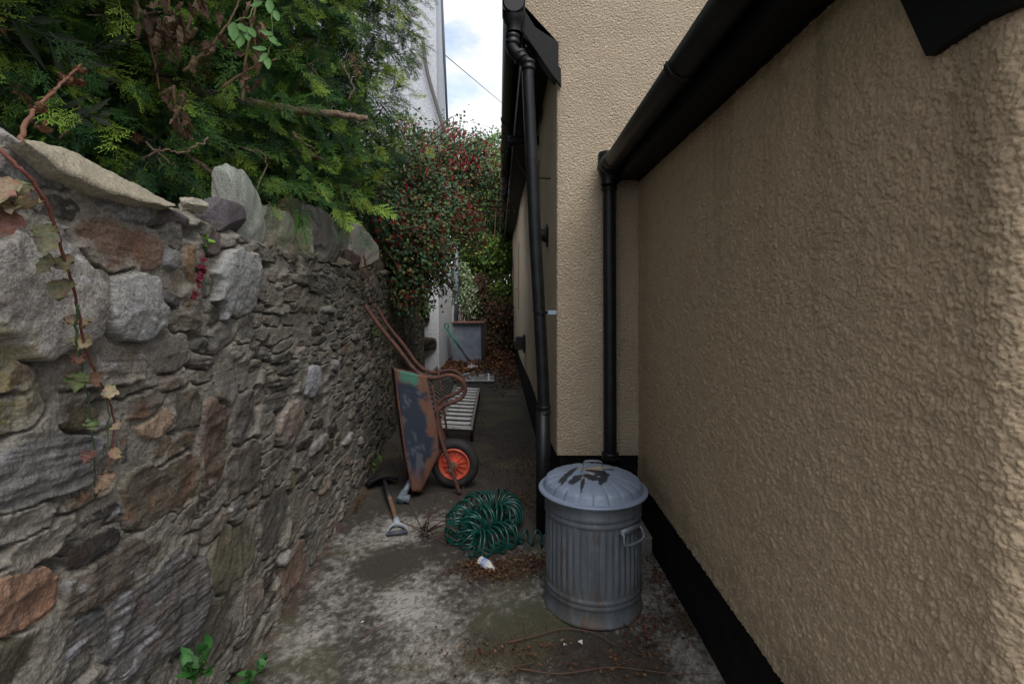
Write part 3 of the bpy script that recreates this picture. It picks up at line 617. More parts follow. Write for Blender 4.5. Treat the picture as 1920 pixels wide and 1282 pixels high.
wr = MB().tube([P(830, 100, 13)+Vector((0, 0, 0)), P(942, 194, 24)], 0.011, 6).build('overhead_wire', mat('wire', s2l((70, 78, 92))), None)
tag(wr, 'thin dark overhead wire crossing the strip of sky', 'wire')
# ================= PART 2

# ------------------------------------------------------------------ dustbin
bc = Vector((0.403, 2.535, 0.0))
bn = thing('dustbin', 'galvanised metal dustbin with paint-stained domed lid standing by the downpipe', 'dustbin', bc)
def corr(a, i):
    return 0.0035*math.cos(a*44)*wavy[i] if wavy[i] else 0
prof = [(0.002, 0.03), (0.225, 0.03), (0.236, 0.0), (0.242, -0.002), (0.245, 0.006), (0.238, 0.012), (0.234, 0.07), (0.235, 0.078), (0.241, 0.086), (0.235, 0.094), (0.235, 0.103), (0.2415, 0.111), (0.235, 0.119), (0.234, 0.128)]
wavy = [0]*len(prof)
for t_ in np.linspace(0, 1, 14): prof.append((0.234-0.002*t_, 0.135+0.305*t_)); wavy.append(float(min(1, 8*t_+.1, 8*(1-t_)+.1)))
prof += [(0.232, 0.447), (0.240, 0.455), (0.232, 0.464), (0.232, 0.476), (0.240, 0.485), (0.232, 0.494), (0.232, 0.545)]; wavy += [0]*7
prof2 = [(r, h*1.0) for r, h in prof]
gb = mat('galvanised_body', s2l((112, 120, 130)), 0.5, 0.3, var=0.28, vscale=9, vcol2=s2l((86, 92, 98)), bump=0.2, bscale=60, bdist=0.002, detail=10)
body_ = MB().lathe(prof2, bc, (0, 0, 1), 352, corr); bv = np.array([tuple(q) for q in body_.v]); ba_ = np.arctan2(bv[:, 1]-bc.y, bv[:, 0]-bc.x); bz_ = bv[:, 2]
k1 = fbm(ba_*9+40, bz_*5, 621, 5, .6); k2 = fbm(ba_*12+80, bz_*14, 623, 3, .5); k3 = fbm(ba_*3+20, bz_*7, 625, 4)
bcx = np.array(s2l((112, 120, 130)))*(0.40+.44*k1+.10*k2)[:, None]
dm = (sst(.35, .02, bz_)*.45*sst(.3, .6, k3))[:, None]; bcx = bcx*(1-dm)+np.array(s2l((78, 72, 58)))*dm
rs = (sst(.60, .70, k2*.3+k3*.7)*.5+sst(.05, .0, bz_)*sst(.4, .6, k2)*.5)[:, None]; bcx = bcx*(1-rs)+np.array(s2l((86, 70, 58)))*rs
sp_ = (sst(.72, .9, vn(ba_*40+7, bz_*60, 627))*.12)[:, None]; bcx = bcx*(1-sp_)+np.array(s2l((176, 180, 184)))*sp_
gb = mat('weathered_galvanised_body', rough=0.55, metal=0.25, vcol=True, var=0.16, vscale=40, bump=0.25, bscale=70, bdist=0.002, detail=10)
body = link_np('body', bv, body_.f, gb, bn, bcx)
# lid: fluted dome with stamped shoulder and rolled rim
lp = []; lw = []
for r, h, w in [(0.002, 0.641, 0), (0.05, 0.640, 0), (0.09, 0.636, .3), (0.13, 0.630, .6), (0.17, 0.622, .8), (0.205, 0.613, 1), (0.228, 0.603, 1.0), (0.238, 0.594, .9), (0.243, 0.580, .4), (0.247, 0.567, 0), (0.258, 0.563, 0), (0.266, 0.562, 0), (0.270, 0.557, 0), (0.268, 0.551, 0), (0.262, 0.549, 0), (0.255, 0.552, 0), (0.24, 0.553, 0)]:
    lp.append((r, h)); lw.append(w)
n_ = 256; lid = MB(); vs = []; cs = []
base = np.array(s2l((126, 139, 160))); dk = np.array(s2l((44, 46, 54))); tn = np.array(s2l((196, 180, 152)))
# denser rings so the paint stains hold their edge
R_ = np.interp(np.linspace(0, len(lp)-1, 120), range(len(lp)), [q[0] for q in lp]); H_ = np.interp(np.linspace(0, len(lp)-1, 120), range(len(lp)), [q[1] for q in lp]); Wv = np.interp(np.linspace(0, len(lp)-1, 120), range(len(lp)), lw)
A_ = np.linspace(0, 2*np.pi, n_, endpoint=False); RR, AA = np.meshgrid(R_, A_, indexing='ij'); HH = H_[:, None]+0*AA; WW = Wv[:, None]+0*AA
flute = np.abs(np.sin(AA*11)); RR2 = RR-WW*0.0035*(1-flute)**2*1.2; HH = HH-WW*0.0030*(1-flute)**3
xx_, yy_ = RR2*np.cos(AA), RR2*np.sin(AA); HH += (fbm(xx_*14+3, yy_*14, 601, 3)-0.5)*0.006*(RR < .25)
nz_ = fbm(xx_*40+9, yy_*40, 603, 4, .6)
def stain(cx, cy, l, w, ang, thr=0.5):
    ca, sa = math.cos(ang), math.sin(ang); dx, dy = xx_-cx, yy_-cy
    q = np.sqrt(((dx*ca+dy*sa)/l)**2+((-dx*sa+dy*ca)/w)**2)+(nz_-0.5)*1.1
    return sst(1.05, 0.9, q)[..., None]
C_ = base*(0.9+0.2*fbm(xx_*22, yy_*22, 605, 4))[..., None]
for q in [(0.0, 0.02, .07, .03, .2), (-.03, -.06, .03, .02, 1), (.06, .06, .04, .02, 0)]: s_ = stain(*q)*0.8; C_ = C_*(1-s_)+tn*s_
for q in [(-.12, -.01, .12, .018, 1.0), (-.10, -.09, .06, .022, 1.0), (-.15, -.08, .05, .010, 1.1), (-.015, -.085, .05, .022, -.9), (.035, -.10, .06, .020, 1.1), (.045, -.045, .05, .024, .2), (.015, -.01, .05, .015, -.2), (.085, .035, .028, .016, .0), (-.07, -.14, .05, .009, 1.3)]: s_ = stain(*q); C_ = C_*(1-s_)+dk*s_
for k in range(22):
    if k % 3: s_ = (sst(0.03, 0.0, np.abs(((AA-k*math.pi/11+math.pi) % (2*math.pi))-math.pi))*sst(.215, .235, RR)*sst(.256, .245, RR)*0.6)[..., None]; C_ = C_*(1-s_)+dk*s_
V_ = np.stack([bc.x+xx_, bc.y+yy_, HH], -1); ii, jj = np.meshgrid(range(119), range(n_), indexing='ij'); j2 = (jj+1) % n_
Fq = np.stack([ii*n_+jj, (ii+1)*n_+jj, (ii+1)*n_+j2, ii*n_+j2], -1).reshape(-1, 4)
lm = mat('painted_galvanised_lid', rough=0.5, metal=0.12, vcol=True, var=0.08, vscale=30, bump=0.15, bscale=60, bdist=0.001)
lido = link_np('lid', V_.reshape(-1, 3), Fq, lm, bn, C_.reshape(-1, 3))
hp = spline([bc+Vector(q) for q in [(-0.062, -0.01, 0.643), (-0.05, -0.01, 0.648), (-0.047, -0.01, 0.678), (-0.03, -0.01, 0.69), (0.03, -0.01, 0.69), (0.047, -0.01, 0.678), (0.05, -0.01, 0.648), (0.062, -0.01, 0.643)]], 5)
hb = MB(); vs = []
for p_ in hp: vs += [p_+Vector((0, -.011, 0)), p_+Vector((0, .011, 0)), p_+Vector((0, .011, .004)), p_+Vector((0, -.011, .004))]
m_ = len(hp); hb.add(vs, [(i*4+k, i*4+(k+1) % 4, (i+1)*4+(k+1) % 4, (i+1)*4+k) for i in range(m_-1) for k in range(4)]+[(0, 3, 2, 1), tuple((m_-1)*4+k for k in range(4))]); hb.build('lid_handle', M['galv'], lido)
for sgn, an in ((1, -0.92), (-1, 2.2)):
    d_ = Vector((math.cos(an), math.sin(an), 0)); t_ = Vector((-d_.y, d_.x, 0)); c0 = bc+d_*0.234+Vector((0, 0, 0.43))
    m_ = MB().tube(spline([c0-t_*.062+d_*-.004, c0-t_*.062+d_*.018, c0-t_*.060+d_*.030+Vector((0, 0, -.045)), c0+t_*.060+d_*.030+Vector((0, 0, -.045)), c0+t_*.062+d_*.018, c0+t_*.062-d_*.004], 5), 0.0055, 10)
    vs = [c0+t_*a_+d_*(.001+k*.012)+Vector((0, 0, zz)) for k in (0, 1) for a_, zz in ((-.068, -.012), (.068, -.012), (.068, .018), (-.068, .018))]
    m_.add(vs, [(0, 3, 2, 1), (4, 5, 6, 7), (0, 1, 5, 4), (1, 2, 6, 5), (2, 3, 7, 6), (3, 0, 4, 7)]); m_.build('side_handle', M['galv'], bn)

# ------------------------------------------------------------------ coiled hose
cen = [G(858, 1006, .07), G(862, 975, .08), G(890, 950, .10), G(925, 938, .09), G(958, 950, .08), G(950, 972, .10), G(915, 968, .14), G(885, 985, .13), G(880, 1012, .09), G(905, 1020, .07), G(935, 1008, .07), G(958, 1000, .06)]
cen = spline(cen, 30); Ls = [0]
for i in range(1, len(cen)): Ls.append(Ls[-1]+(cen[i]-cen[i-1]).length)
pts = []; Lt = Ls[-1]; turns = int(Lt/0.034); per = 18; u_ = None
def samp(path, Ls, s):
    i = min(len(Ls)-2, max(0, int(np.searchsorted(Ls, s))-1)); f = (s-Ls[i])/max(1e-6, Ls[i+1]-Ls[i]); return path[i].lerp(path[i+1], f), (path[i+1]-path[i]).normalized()
hr = random.Random(4)
jit = [(hr.uniform(.78, 1.15), hr.gauss(0, .014), hr.gauss(0, .7)) for _ in range(turns+3)]
for k in range(turns*per):
    s = Lt*k/(turns*per); p_, t_ = samp(cen, Ls, s); sdv = t_.cross(Vector((0, 0, 1))).normalized(); up = sdv.cross(t_)
    f = (k % per)/per; i = k//per; j = [jit[i][q]*(1-f)+jit[i+1][q]*f for q in range(3)]
    a = 2*math.pi*k/per; rad = 0.078*j[0]; q = p_+(sdv*math.cos(a)+up*math.sin(a))*rad+t_*(j[1]+math.sin(a+j[2])*0.022*j[2]); q.z = max(0.009, q.z); pts.append(q)
tail = spline([G(958, 1000, .06), G(985, 1010, .04), G(1012, 1012, .04), G(1045, 1030, .035)], 20); Tl = [0]
for i in range(1, len(tail)): Tl.append(Tl[-1]+(tail[i]-tail[i-1]).length)
for k in range(int(4.5*24)):
    s = Tl[-1]*k/(4.5*24); p_, t_ = samp(tail, Tl, s); sdv = t_.cross(Vector((0, 0, 1))).normalized(); up = sdv.cross(t_); a = 2*math.pi*k/24
    q = p_+(sdv*math.cos(a)*.6+up*math.sin(a))*0.044; q.z = max(0.009, q.z+.01); pts.append(q)
hm = mat('green_hose', s2l((18, 74, 66)), 0.28, var=0.25, vscale=30, vcol2=s2l((14, 60, 56)))
tag(MB().tube(pts, 0.0066, 8).build('garden_hose', hm), 'dark green self-coiling garden hose heaped in loops on the concrete', 'garden hose')

# ------------------------------------------------------------------ wheelbarrow stood on its nose
wbx = thing('wheelbarrow', 'rusty wheelbarrow stood on its nose against the stone wall with an orange wheel', 'wheelbarrow', (-0.6, 4.0, 0))
def rustmat(name, a, b_, c3, rough=0.8):
    m = mat(name, a, rough, var=0.35, vscale=16, vcol2=b_, bump=0.4, bscale=70, bdist=0.002, detail=10); return m
rust = rustmat('rusty_tube', s2l((96, 62, 50)), s2l((70, 48, 44)), None)
DN, DF = 3.84, 4.30
def side(px, py, d=DN): v_ = P(px, py, DN); return Vector((v_.x, d, v_.z))
rim_ = [(744, 690), (752, 770), (764, 850), (776, 914), (790, 924)]
out_ = [(803, 704), (812, 745), (824, 795), (829, 845), (822, 872), (808, 900), (792, 924)]
# tray as a lofted pan: stations along its length, near side, belly, far side
def lerp2(a, t_):
    x = np.linspace(0, 1, len(a)); return float(np.interp(t_, x, [q[0] for q in a])), float(np.interp(t_, x, [q[1] for q in a]))
nS, nQ = 60, 44; tv = []; tcx = []
ctop = [(744, 690), (749, 740), (756, 790), (764, 848), (777, 915)]
cbot = [(806, 704), (815, 750), (826, 800), (829, 850), (794, 921)]
for i in range(nS+1):
    t_ = i/nS; ax, az = lerp2(ctop, t_); bx_, bz_ = lerp2(cbot, t_)
    dep = 1.0
    for k in range(nQ+1):
        # k: 0 near rim -> down near side -> across the belly -> up far side
        s = k/nQ
        if s < 0.34: f, yv = s/0.34, 0.0+0.10*(s/0.34)
        elif s < 0.66: f, yv = 1.0, 0.10+0.80*(s-0.34)/0.32
        else: f, yv = 1-(s-0.66)/0.34, 0.90+0.10*((s-0.66)/0.34)
        f2 = f if f < 0.85 else 0.85+(f-0.85)*0.8
        px = ax+(bx_-ax)*f2; py = az+(bz_-az)*f2
        v_ = side(px, py); v_.y = 3.78+0.54*yv; v_.x -= 0.15*yv; v_.z -= 0.055*yv
        tv.append(v_); tcx.append((t_, f, s))
tv = np.array([list(q) for q in tv]); tt = np.array(tcx); 
n1_ = fbm(tv[:, 0]*12+tv[:, 1]*3, tv[:, 2]*12, 701, 5, .6); n2_ = fbm(tv[:, 0]*30, tv[:, 2]*9+tv[:, 1]*7, 703, 5, .6)
cr_ = np.array(s2l((100, 68, 54)))*(0.7+0.6*n2_)[:, None]; cbk = np.array(s2l((28, 38, 56))); cgn = np.array(s2l((58, 110, 96)))
f_ = tt[:, 1]; t__ = tt[:, 0]
kb = (sst(.5, .60, n1_*0.7+0.5*np.exp(-((f_-0.32)/0.34)**2)+0.06)*sst(.08, .14, t__)*sst(.98, .8, t__))[:, None]
kg = (sst(.13, .09, t__+(n2_-.5)*.14)*sst(.1, .18, f_)*sst(.72, .6, f_+(n1_-.5)*.4))[:, None]
scr = (sst(.60, .68, n2_)*kb[:, 0]*.5)[:, None]
tc_ = cr_*(1-kb)+cbk*kb; tc_ = tc_*(1-scr)+np.array(s2l((96, 100, 104)))*scr; tc_ = tc_*(1-kg)+cgn*kg
tm_ = mat('worn_painted_steel', rough=0.65, vcol=True, var=0.25, vscale=40, bump=0.4, bscale=60, bdist=0.002)
tray = link_np('tray', tv, gridfaces(nS+1, nQ+1), tm_, wbx, tc_)
so = tray.modifiers.new('s', 'SOLIDIFY'); so.thickness = 0.004
for t_ in (0.0, 1.0):
    i = int(t_*nS); vs = [Vector(tv[i*(nQ+1)+k]) for k in range(nQ+1)]
    MB().add(vs, [tuple(range(len(vs)))]).build('end_panel', rust, tray)
MB().tube([Vector(tv[i*(nQ+1)]) for i in range(nS+1)], 0.008, 8).tube([Vector(tv[i*(nQ+1)+nQ]) for i in range(nS+1)], 0.008, 8).tube([Vector(tv[0]), Vector(tv[nQ])], .008, 8).tube([Vector(tv[nS*(nQ+1)]), Vector(tv[nS*(nQ+1)+nQ])], .008, 8).build('rim_bead', rust, tray)
fr = [(683, 572), (712, 612), (745, 652), (772, 688), (790, 703), (812, 709), (842, 704), (862, 711), (872, 728), (866, 745), (848, 755), (830, 762), (820, 774), (820, 800), (828, 832), (838, 862), (848, 892), (861, 930)]
for nm, dd in (('near', DN), ('far', DF)):
    pts = [side(a, b_, dd) for a, b_ in fr]
    if dd == DF: pts = pts[:-1]; pts = [p_+Vector((-0.05, 0, -0.02)) for p_ in pts]
    pts[0].x = max(pts[0].x, float(wallx(dd))+0.075)
    # rails draw together towards the axle
    for q in pts: q.y += (3.99-q.y)*0.28*max(0, min(1, (1.2-q.z)/1.0))
    MB().tube(spline(pts, 6), 0.0155, 12).build('rail', rust, wbx)
st_ = [(806, 704), (812, 745), (820, 800), (826, 845)]
for dd in (DN+.04, DF-.05): MB().tube([side(a, b_, dd) for a, b_ in st_], 0.009, 8).build('tray_brace', rust, wbx)
MB().tube([side(828, 838, 3.9), P(818, 862, 4.0), P(800, 885, 4.05)], .011, 8).build('cross_brace', mat('worn_grey', s2l((120, 116, 112)), .6, var=.3), wbx)
wc_ = Vector((P(852, 869, 4.0).x, 4.02, 0.197)); axd = Vector((0.10, 1, 0.03)).normalized()
wheel = MB().lathe([(0.012, -0.05), (0.02, -0.05), (0.024, -0.04), (0.024, 0.04), (0.02, 0.05), (0.012, 0.05)], wc_, axd, 20).build('wheel', mat('axle_steel', s2l((120, 112, 104)), .6, .5, var=.3), wbx, edge=.8)
tp_ = [(0.192*1-0.0, 0)]; ty = []
for k in range(24):
    a = 2*math.pi*k/24; ty.append((0.155+0.040*math.cos(a), 0.042*math.sin(a)))
ty.append(ty[0]); MB().lathe(ty, wc_, axd, 96, lambda a, i: 0.0012*math.cos(a*60) if (i < 5 or i > 19) else 0).build('tyre', mat('rubber', s2l((34, 35, 38)), .75, var=.3, vscale=15, vcol2=s2l((48, 46, 44)), bump=.2), wheel, edge=.9)
orm = mat('orange_plastic', s2l((214, 92, 66)), .55, var=.2, vscale=20, vcol2=s2l((180, 82, 62)))
rm = MB().lathe([(0.118, 0.03), (0.126, 0.034), (0.126, -0.034), (0.118, -0.040), (0.112, -0.036), (0.104, -0.020), (0.10, -0.018), (0.10, -0.014), (0.112, -0.008), (0.118, 0.03)], wc_, axd, 64)
rm.lathe([(0.001, -0.008), (0.102, -0.008), (0.102, 0.008), (0.001, 0.008)], wc_, axd, 64)
rm.lathe([(0.016, -0.04), (0.034, -0.038), (0.036, -0.008)], wc_, axd, 24)
u_ = axd.orthogonal().normalized(); w2 = axd.cross(u_)
for k in range(12):
    a = 2*math.pi*k/12; d_ = u_*math.cos(a)+w2*math.sin(a); s_ = axd.cross(d_)*0.0028; p0, p1 = wc_+d_*0.03-axd*0.008, wc_+d_*0.106-axd*0.008
    q0, q1 = p0-axd*0.026, p1-axd*0.012; rm.add([p0-s_, p0+s_, p1+s_, p1-s_, q0-s_, q0+s_, q1+s_, q1-s_], [(4, 5, 6, 7), (0, 4, 7, 3), (1, 2, 6, 5), (2, 3, 7, 6)])
for k in range(24):
    a = 2*math.pi*(k+.5)/24; d_ = u_*math.cos(a)+w2*math.sin(a); rm.tube([wc_+d_*0.092-axd*.008, wc_+d_*0.092-axd*.0125], .004, 6)
rm.build('rim', orm, wheel, edge=.6)
MB().tube([wc_-axd*.16, wc_+axd*.16], .011, 12).tube([wc_-axd*.14, wc_-axd*.115], .022, 6).build('axle', wheel.data.materials[0], wheel, edge=.6)

# ------------------------------------------------------------------ shovel, pipe
sh = thing('shovel', 'shovel with a worn wooden shaft and grey plastic D handle lying on the concrete', 'shovel', G(745, 985))
h0, h1 = G(745, 998, .02), G(742, 962, .03); hd = (h1-h0).normalized(); hx = Vector((hd.y, -hd.x, 0)).normalized()
gp = mat('grey_plastic', s2l((150, 158, 168)), .5, var=.12)
hd_ = MB(); 
for s_ in (-1, 1): hd_.tube(spline([h0+hx*s_*.058, h0+hx*s_*.060+hd*.04, h0+hx*s_*.045+hd*.085, h0+hx*s_*.015+hd*.12, h0+hd*.15], 5), [.010]*4+[.011]*5+[.013]*5+[.016]*7, 10, flat=.8)
hd_.tube([h0+hd*.11, h0+hd*.17, h0+hd*.20], [.024, .021, .019], 12).build('d_handle', gp, sh)
MB().tube([h0-hx*.062, h0+hx*.062], .014, 14).build('grip', mat('dark_grip', s2l((72, 76, 86)), .6), sh)
s0 = h0+hd*.18; s1 = G(724, 912, .06); MB().tube(spline([s0, s0.lerp(s1, .5), s1], 6), .0165, 14).build('shaft', mat('worn_wood', s2l((124, 96, 76)), .8, var=.3, vscale=20, vcol2=s2l((100, 74, 58))), sh)
dkm = mat('dark_steel', s2l((46, 46, 50)), .6, .4, var=.3)
s2 = G(720, 900, .07); MB().tube([s1.lerp(s0, .35), s1, s2], [.019, .018, .014], 12).build('socket', dkm, sh)
bd = (s2-s1); bd.z = 0; bd = (bd.normalized()+Vector((-.15, 0, 0))).normalized(); bxv = Vector((bd.y, -bd.x, 0)); vs = []
for i in range(13):
    t_ = i/12; wd_ = .115*(1-.5*max(0, t_-.6)/.4); 
    for j in range(11):
        s_ = j/10*2-1; vs.append(s2-bd*.01+bd*(.29*t_*(1-0.12*s_*s_*t_))+bxv*s_*wd_+Vector((0, 0, .012-.055*t_-.035*s_*s_+.03*(t_ < .05))))
for q in vs: q.z = max(.012, q.z)
bl = MB().add(vs, [(i*11+j, i*11+j+1, (i+1)*11+j+1, (i+1)*11+j) for i in range(12) for j in range(10)]).build('blade', dkm, sh); bl.modifiers.new('s', 'SOLIDIFY').thickness = .004
pp_ = thing('grey_pipe', 'length of grey plastic pipe with a tee fitting propped under the wheelbarrow tray', 'pipe', G(750, 938))
p0, p1 = Vector((-.815, 3.73, .035)), P(786, 872, 4.0); pm_ = mat('grey_pvc', s2l((96, 106, 118)), .45, var=.2)
MB().tube([p0, p1], .022, 14).build('pipe', pm_, pp_)
pd = (p1-p0).normalized(); tf = MB().tube([p0-pd*.03, p0-pd*.028, p0+pd*.05, p0+pd*.055], [.026, .030, .030, .026], 16).tube([p0, p0+Vector((.06, -.01, -.005))], .027, 16).tube([p0+Vector((.05, -.01, -.005)), p0+Vector((.066, -.01, -.005))], .031, 16)
tf.build('tee_fitting', pm_, pp_, edge=.8)

# ------------------------------------------------------------------ slatted metal lounger
al = mat('white_metal_slats', s2l((226, 228, 232)), .5, .1, var=.25, vscale=14, vcol2=s2l((190, 188, 184)))
alf = mat('grey_metal_frame', s2l((128, 124, 122)), .6, .2, var=.25, vscale=12)
fz_ = .15
nl, nr_, fl_, fr_ = G(825, 799, fz_), G(884, 802, fz_), G(856, 727, fz_), G(898, 730, fz_)
lo = thing('metal_lounger', 'low metal lounger frame with pale slats lying behind the wheelbarrow', 'garden lounger', ((nl.x+nr_.x)/2, nl.y+.8, 0))
def bar(a, b_, w, h, up=Vector((0, 0, 1))):
    d_ = (b_-a).normalized(); s_ = d_.cross(up).normalized()*w/2; u2 = s_.cross(d_).normalized()*h/2
    return [a-s_-u2, a+s_-u2, a+s_+u2, a-s_+u2, b_-s_-u2, b_+s_-u2, b_+s_+u2, b_-s_+u2], [(0, 3, 2, 1), (4, 5, 6, 7), (0, 1, 5, 4), (1, 2, 6, 5), (2, 3, 7, 6), (3, 0, 4, 7)]
for a, b_ in ((nl, fl_), (nr_, fr_)):
    MB().add(*bar(a, b_, .028, .05)).build('side_rail', alf, lo, smooth=False)
MB().add(*bar(nl, nr_, .03, .03)).build('end_rail', al, lo, smooth=False)
sl0 = MB().add(*bar(Vector((0, 0, 0)), Vector((1, 0, 0)), .095, .008)).build('slat', al, lo, smooth=False); sl0.parent = lo
for k in range(11):
    t_ = ((k+.5)/11)**1.0; a, b_ = nl.lerp(fl_, t_), nr_.lerp(fr_, t_); o = sl0 if k == 0 else sl0.copy()
    if k: COL.objects.link(o); o.parent = lo
    # slat mesh was stored relative to the lounger origin: bring it to each rung
    d_ = b_-a; o.matrix_local = Matrix.Translation(a+Vector((0, 0, .02))-lo.location) @ Matrix.Rotation(math.atan2(d_.y, d_.x), 4, 'Z') @ Matrix.Diagonal((d_.length-.02, 1, 1, 1)) @ Matrix.Translation(lo.location)
for q in (nr_, nl, fl_, fr_): MB().tube([Vector((q.x, q.y+.02, .0)), Vector((q.x, q.y+.02, fz_))], .015, 8).build('leg', M['black'], lo)
bt0, bt1 = Vector((fl_.x-.02, fl_.y, fz_+.02)), Vector((nl.x+.0, nl.y+.25, fz_+.01)); u0, u1 = P(819, 689, 7.5), P(770, 752, 5.7)
bk_ = MB().add(*bar(bt0, bt1, .03, .045)).add(*bar(u0, u1, .03, .04)).build('back_frame', alf, lo, smooth=False)
for k in range(12):
    t_ = (k+.6)/12.3; MB().add(*bar(bt0.lerp(bt1, t_), u0.lerp(u1, t_), .035, .012)).build('back_slat', alf, bk_, smooth=False)

# ------------------------------------------------------------------ far end
cb0, cb1 = P(849, 682, 11.25), P(902, 688, 11.15)
cab = thing('metal_cabinet', 'grey sheet metal cabinet with a rusty brown lid at the far end of the alley', 'cabinet', (-.98, 11.4, 0))
zt_ = 1.5-(606-560)/F*11.2; gm_ = mat('grey_sheet', s2l((112, 122, 136)), .5, .2, var=.15, vscale=3, vcol2=s2l((124, 134, 148)), bump=.2, bscale=4, bdist=.02)
MB().prism([Vector((cb0.x, 11.22, 0)), Vector((cb1.x, 11.15, 0)), Vector((cb1.x+.07, 11.75, 0)), Vector((cb0.x, 11.8, 0))], (0, 0, zt_)).build('body', gm_, cab, smooth=False)
for a in (0.04, 0.96): 
    q = Vector((cb0.x, 11.21, 0)).lerp(Vector((cb1.x, 11.14, 0)), a); MB().box((q.x-.012, q.y-.012, .02), (q.x+.012, q.y+.008, zt_-.01)).build('edge_fold', gm_, cab, smooth=False)
MB().prism([Vector((cb0.x-.04, 11.15, zt_)), Vector((cb1.x+.06, 11.05, zt_+.01)), Vector((cb1.x+.06, 11.8, zt_+.01)), Vector((cb0.x-.04, 11.8, zt_))], (0, 0, .018)).build('lid', mat('rusty_lid', s2l((116, 72, 58)), .9, var=.35, vscale=10, vcol2=s2l((90, 70, 58))), cab, smooth=False)
sp = thing('spade', 'green handled spade leaning on the grey cabinet in dead leaves', 'spade', G(884, 676))
gmt = mat('green_handle', s2l((30, 104, 84)), .5); q0, q1, q2 = P(838, 617, 10.9), P(861, 650, 10.75), P(884, 682, 10.55)
MB().tube([q0, q1], .022, 10).tube(spline([q0, q0+Vector((-.05, 0, .05)), q0+Vector((-.04, 0, .12)), q0+Vector((.02, 0, .11)), q0+Vector((.03, 0, .03)), q0], 5), .014, 8).build('handle', gmt, sp)
MB().tube([q1, q2], .02, 10).build('shaft', dkm, sp)
MB().prism([q2+Vector((-.09, 0, .04)), q2+Vector((.06, 0, .08)), q2+Vector((.12, -.06, -.12)), q2+Vector((-.02, -.06, -.14))], (0, -.006, -.004)).build('blade', rust, sp, smooth=False)
a_, b_, c_, d_ = G(868, 714, .05), G(927, 714, .05), G(925, 701, .05), G(874, 701, .05)
mh = thing('manhole_cover', 'grey square inspection cover set in the concrete before the leaf pile', 'manhole cover', ((a_.x+b_.x)/2, a_.y+.3, 0))
cm_ = mat('cover_grey', s2l((128, 130, 132)), .85, var=.3, vscale=9, vcol2=s2l((94, 94, 92)))
MB().prism([a_, b_, c_, d_], (0, 0, -.07)).build('cover', cm_, mh, smooth=False)
MB().add(*bar(a_.lerp(b_, .82)+Vector((0, 0, .006)), d_.lerp(c_, .82)+Vector((0, 0, .006)), .03, .012)).add(*bar(a_+Vector((0, 0, .004)), b_+Vector((0, 0, .004)), .05, .014)).build('frame_bar', al, mh, smooth=False)
tag(MB().tube(spline([G(832, 712, .05), G(848, 707, .12), G(862, 705, .1), G(876, 701, .07), G(890, 698, .06)], 6), .02, 8).build('white_pipe_offcut', mat('pale_blue_plastic', s2l((160, 178, 188)), .5)), 'pale bent plastic pipe offcut resting on the edge of the inspection cover', 'pipe offcut')
def crumple(name, c, r, col, label, cat, seed, tr=0.3):
    m_ = MB(); R = random.Random(seed)
    import bmesh
    bm = bmesh.new(); bmesh.ops.create_icosphere(bm, subdivisions=3, radius=1)
    for v_ in bm.verts:
        k = .55+.45*R.random(); v_.co = Vector((v_.co.x*r[0]*k, v_.co.y*r[1]*k, max(-.3, v_.co.z)*r[2]*k))+Vector(c)
    bm.verts.index_update(); m_.add([v_.co[:] for v_ in bm.verts], [tuple(v_.index for v_ in f.verts) for f in bm.faces]); bm.free()
    return tag(m_.build(name, mat(name, col, .35, var=.2, vscale=30, trans=tr), smooth=False), label, cat)
crumple('plastic_bag', G(886, 690, .06), (.13, .1, .10), s2l((196, 196, 208)), 'scrunched white plastic bag on dead leaves below the spade', 'plastic bag', 3)
bo = thing('plastic_bottle', 'crushed clear plastic bottle with a pale label lying below the green hose', 'plastic bottle', G(910, 1055))
q0, q1 = G(898, 1048, .03), G(926, 1066, .022); dq = q1-q0
MB().tube([q0, q0+dq*.08, q0+dq*.35, q0+dq*.5, q0+dq*.7, q0+dq*.85, q0+dq*.9, q1], [.012, .025, .021, .026, .022, .013, .010, .010], 9, flat=.7).build('body', mat('clear_plastic', s2l((196, 196, 192)), .2, var=.35, vscale=45, spec=.8, bump=.8, bscale=60, bdist=.006), bo, smooth=False)
MB().tube([q0+dq*.25, q0+dq*.55], [.0245, .0265], 9, flat=.75).build('wrapper', mat('label_blue', s2l((124, 150, 200)), .5, vcol2=s2l((190, 190, 200)), vscale=50), bo, smooth=False)
for i, (px, py, sx, lb) in enumerate([(1092, 1203, .022, 'white paper scrap on the concrete in front of the dustbin'), (1060, 1208, .012, 'small shred of white paper left of the larger scrap by the dustbin'), (680, 1165, .01, 'tiny white speck of litter on the concrete left of centre')]):
    q = G(px, py, .008); m_ = MB(); vs = [q+Vector((random.uniform(-1, 1)*sx, random.uniform(-1, 1)*sx, random.uniform(0, .4)*sx)) for _ in range(5)]; vs.sort(key=lambda v_: math.atan2(v_.y-q.y, v_.x-q.x)); m_.add(vs+[q+Vector((0, 0, sx*.5))], [(k, (k+1) % 5, 5) for k in range(5)])
    tag(m_.build('paper_scrap', mat('paper', s2l((210, 206, 204)), .8), smooth=False), lb, 'litter', 'white paper scraps on the ground')

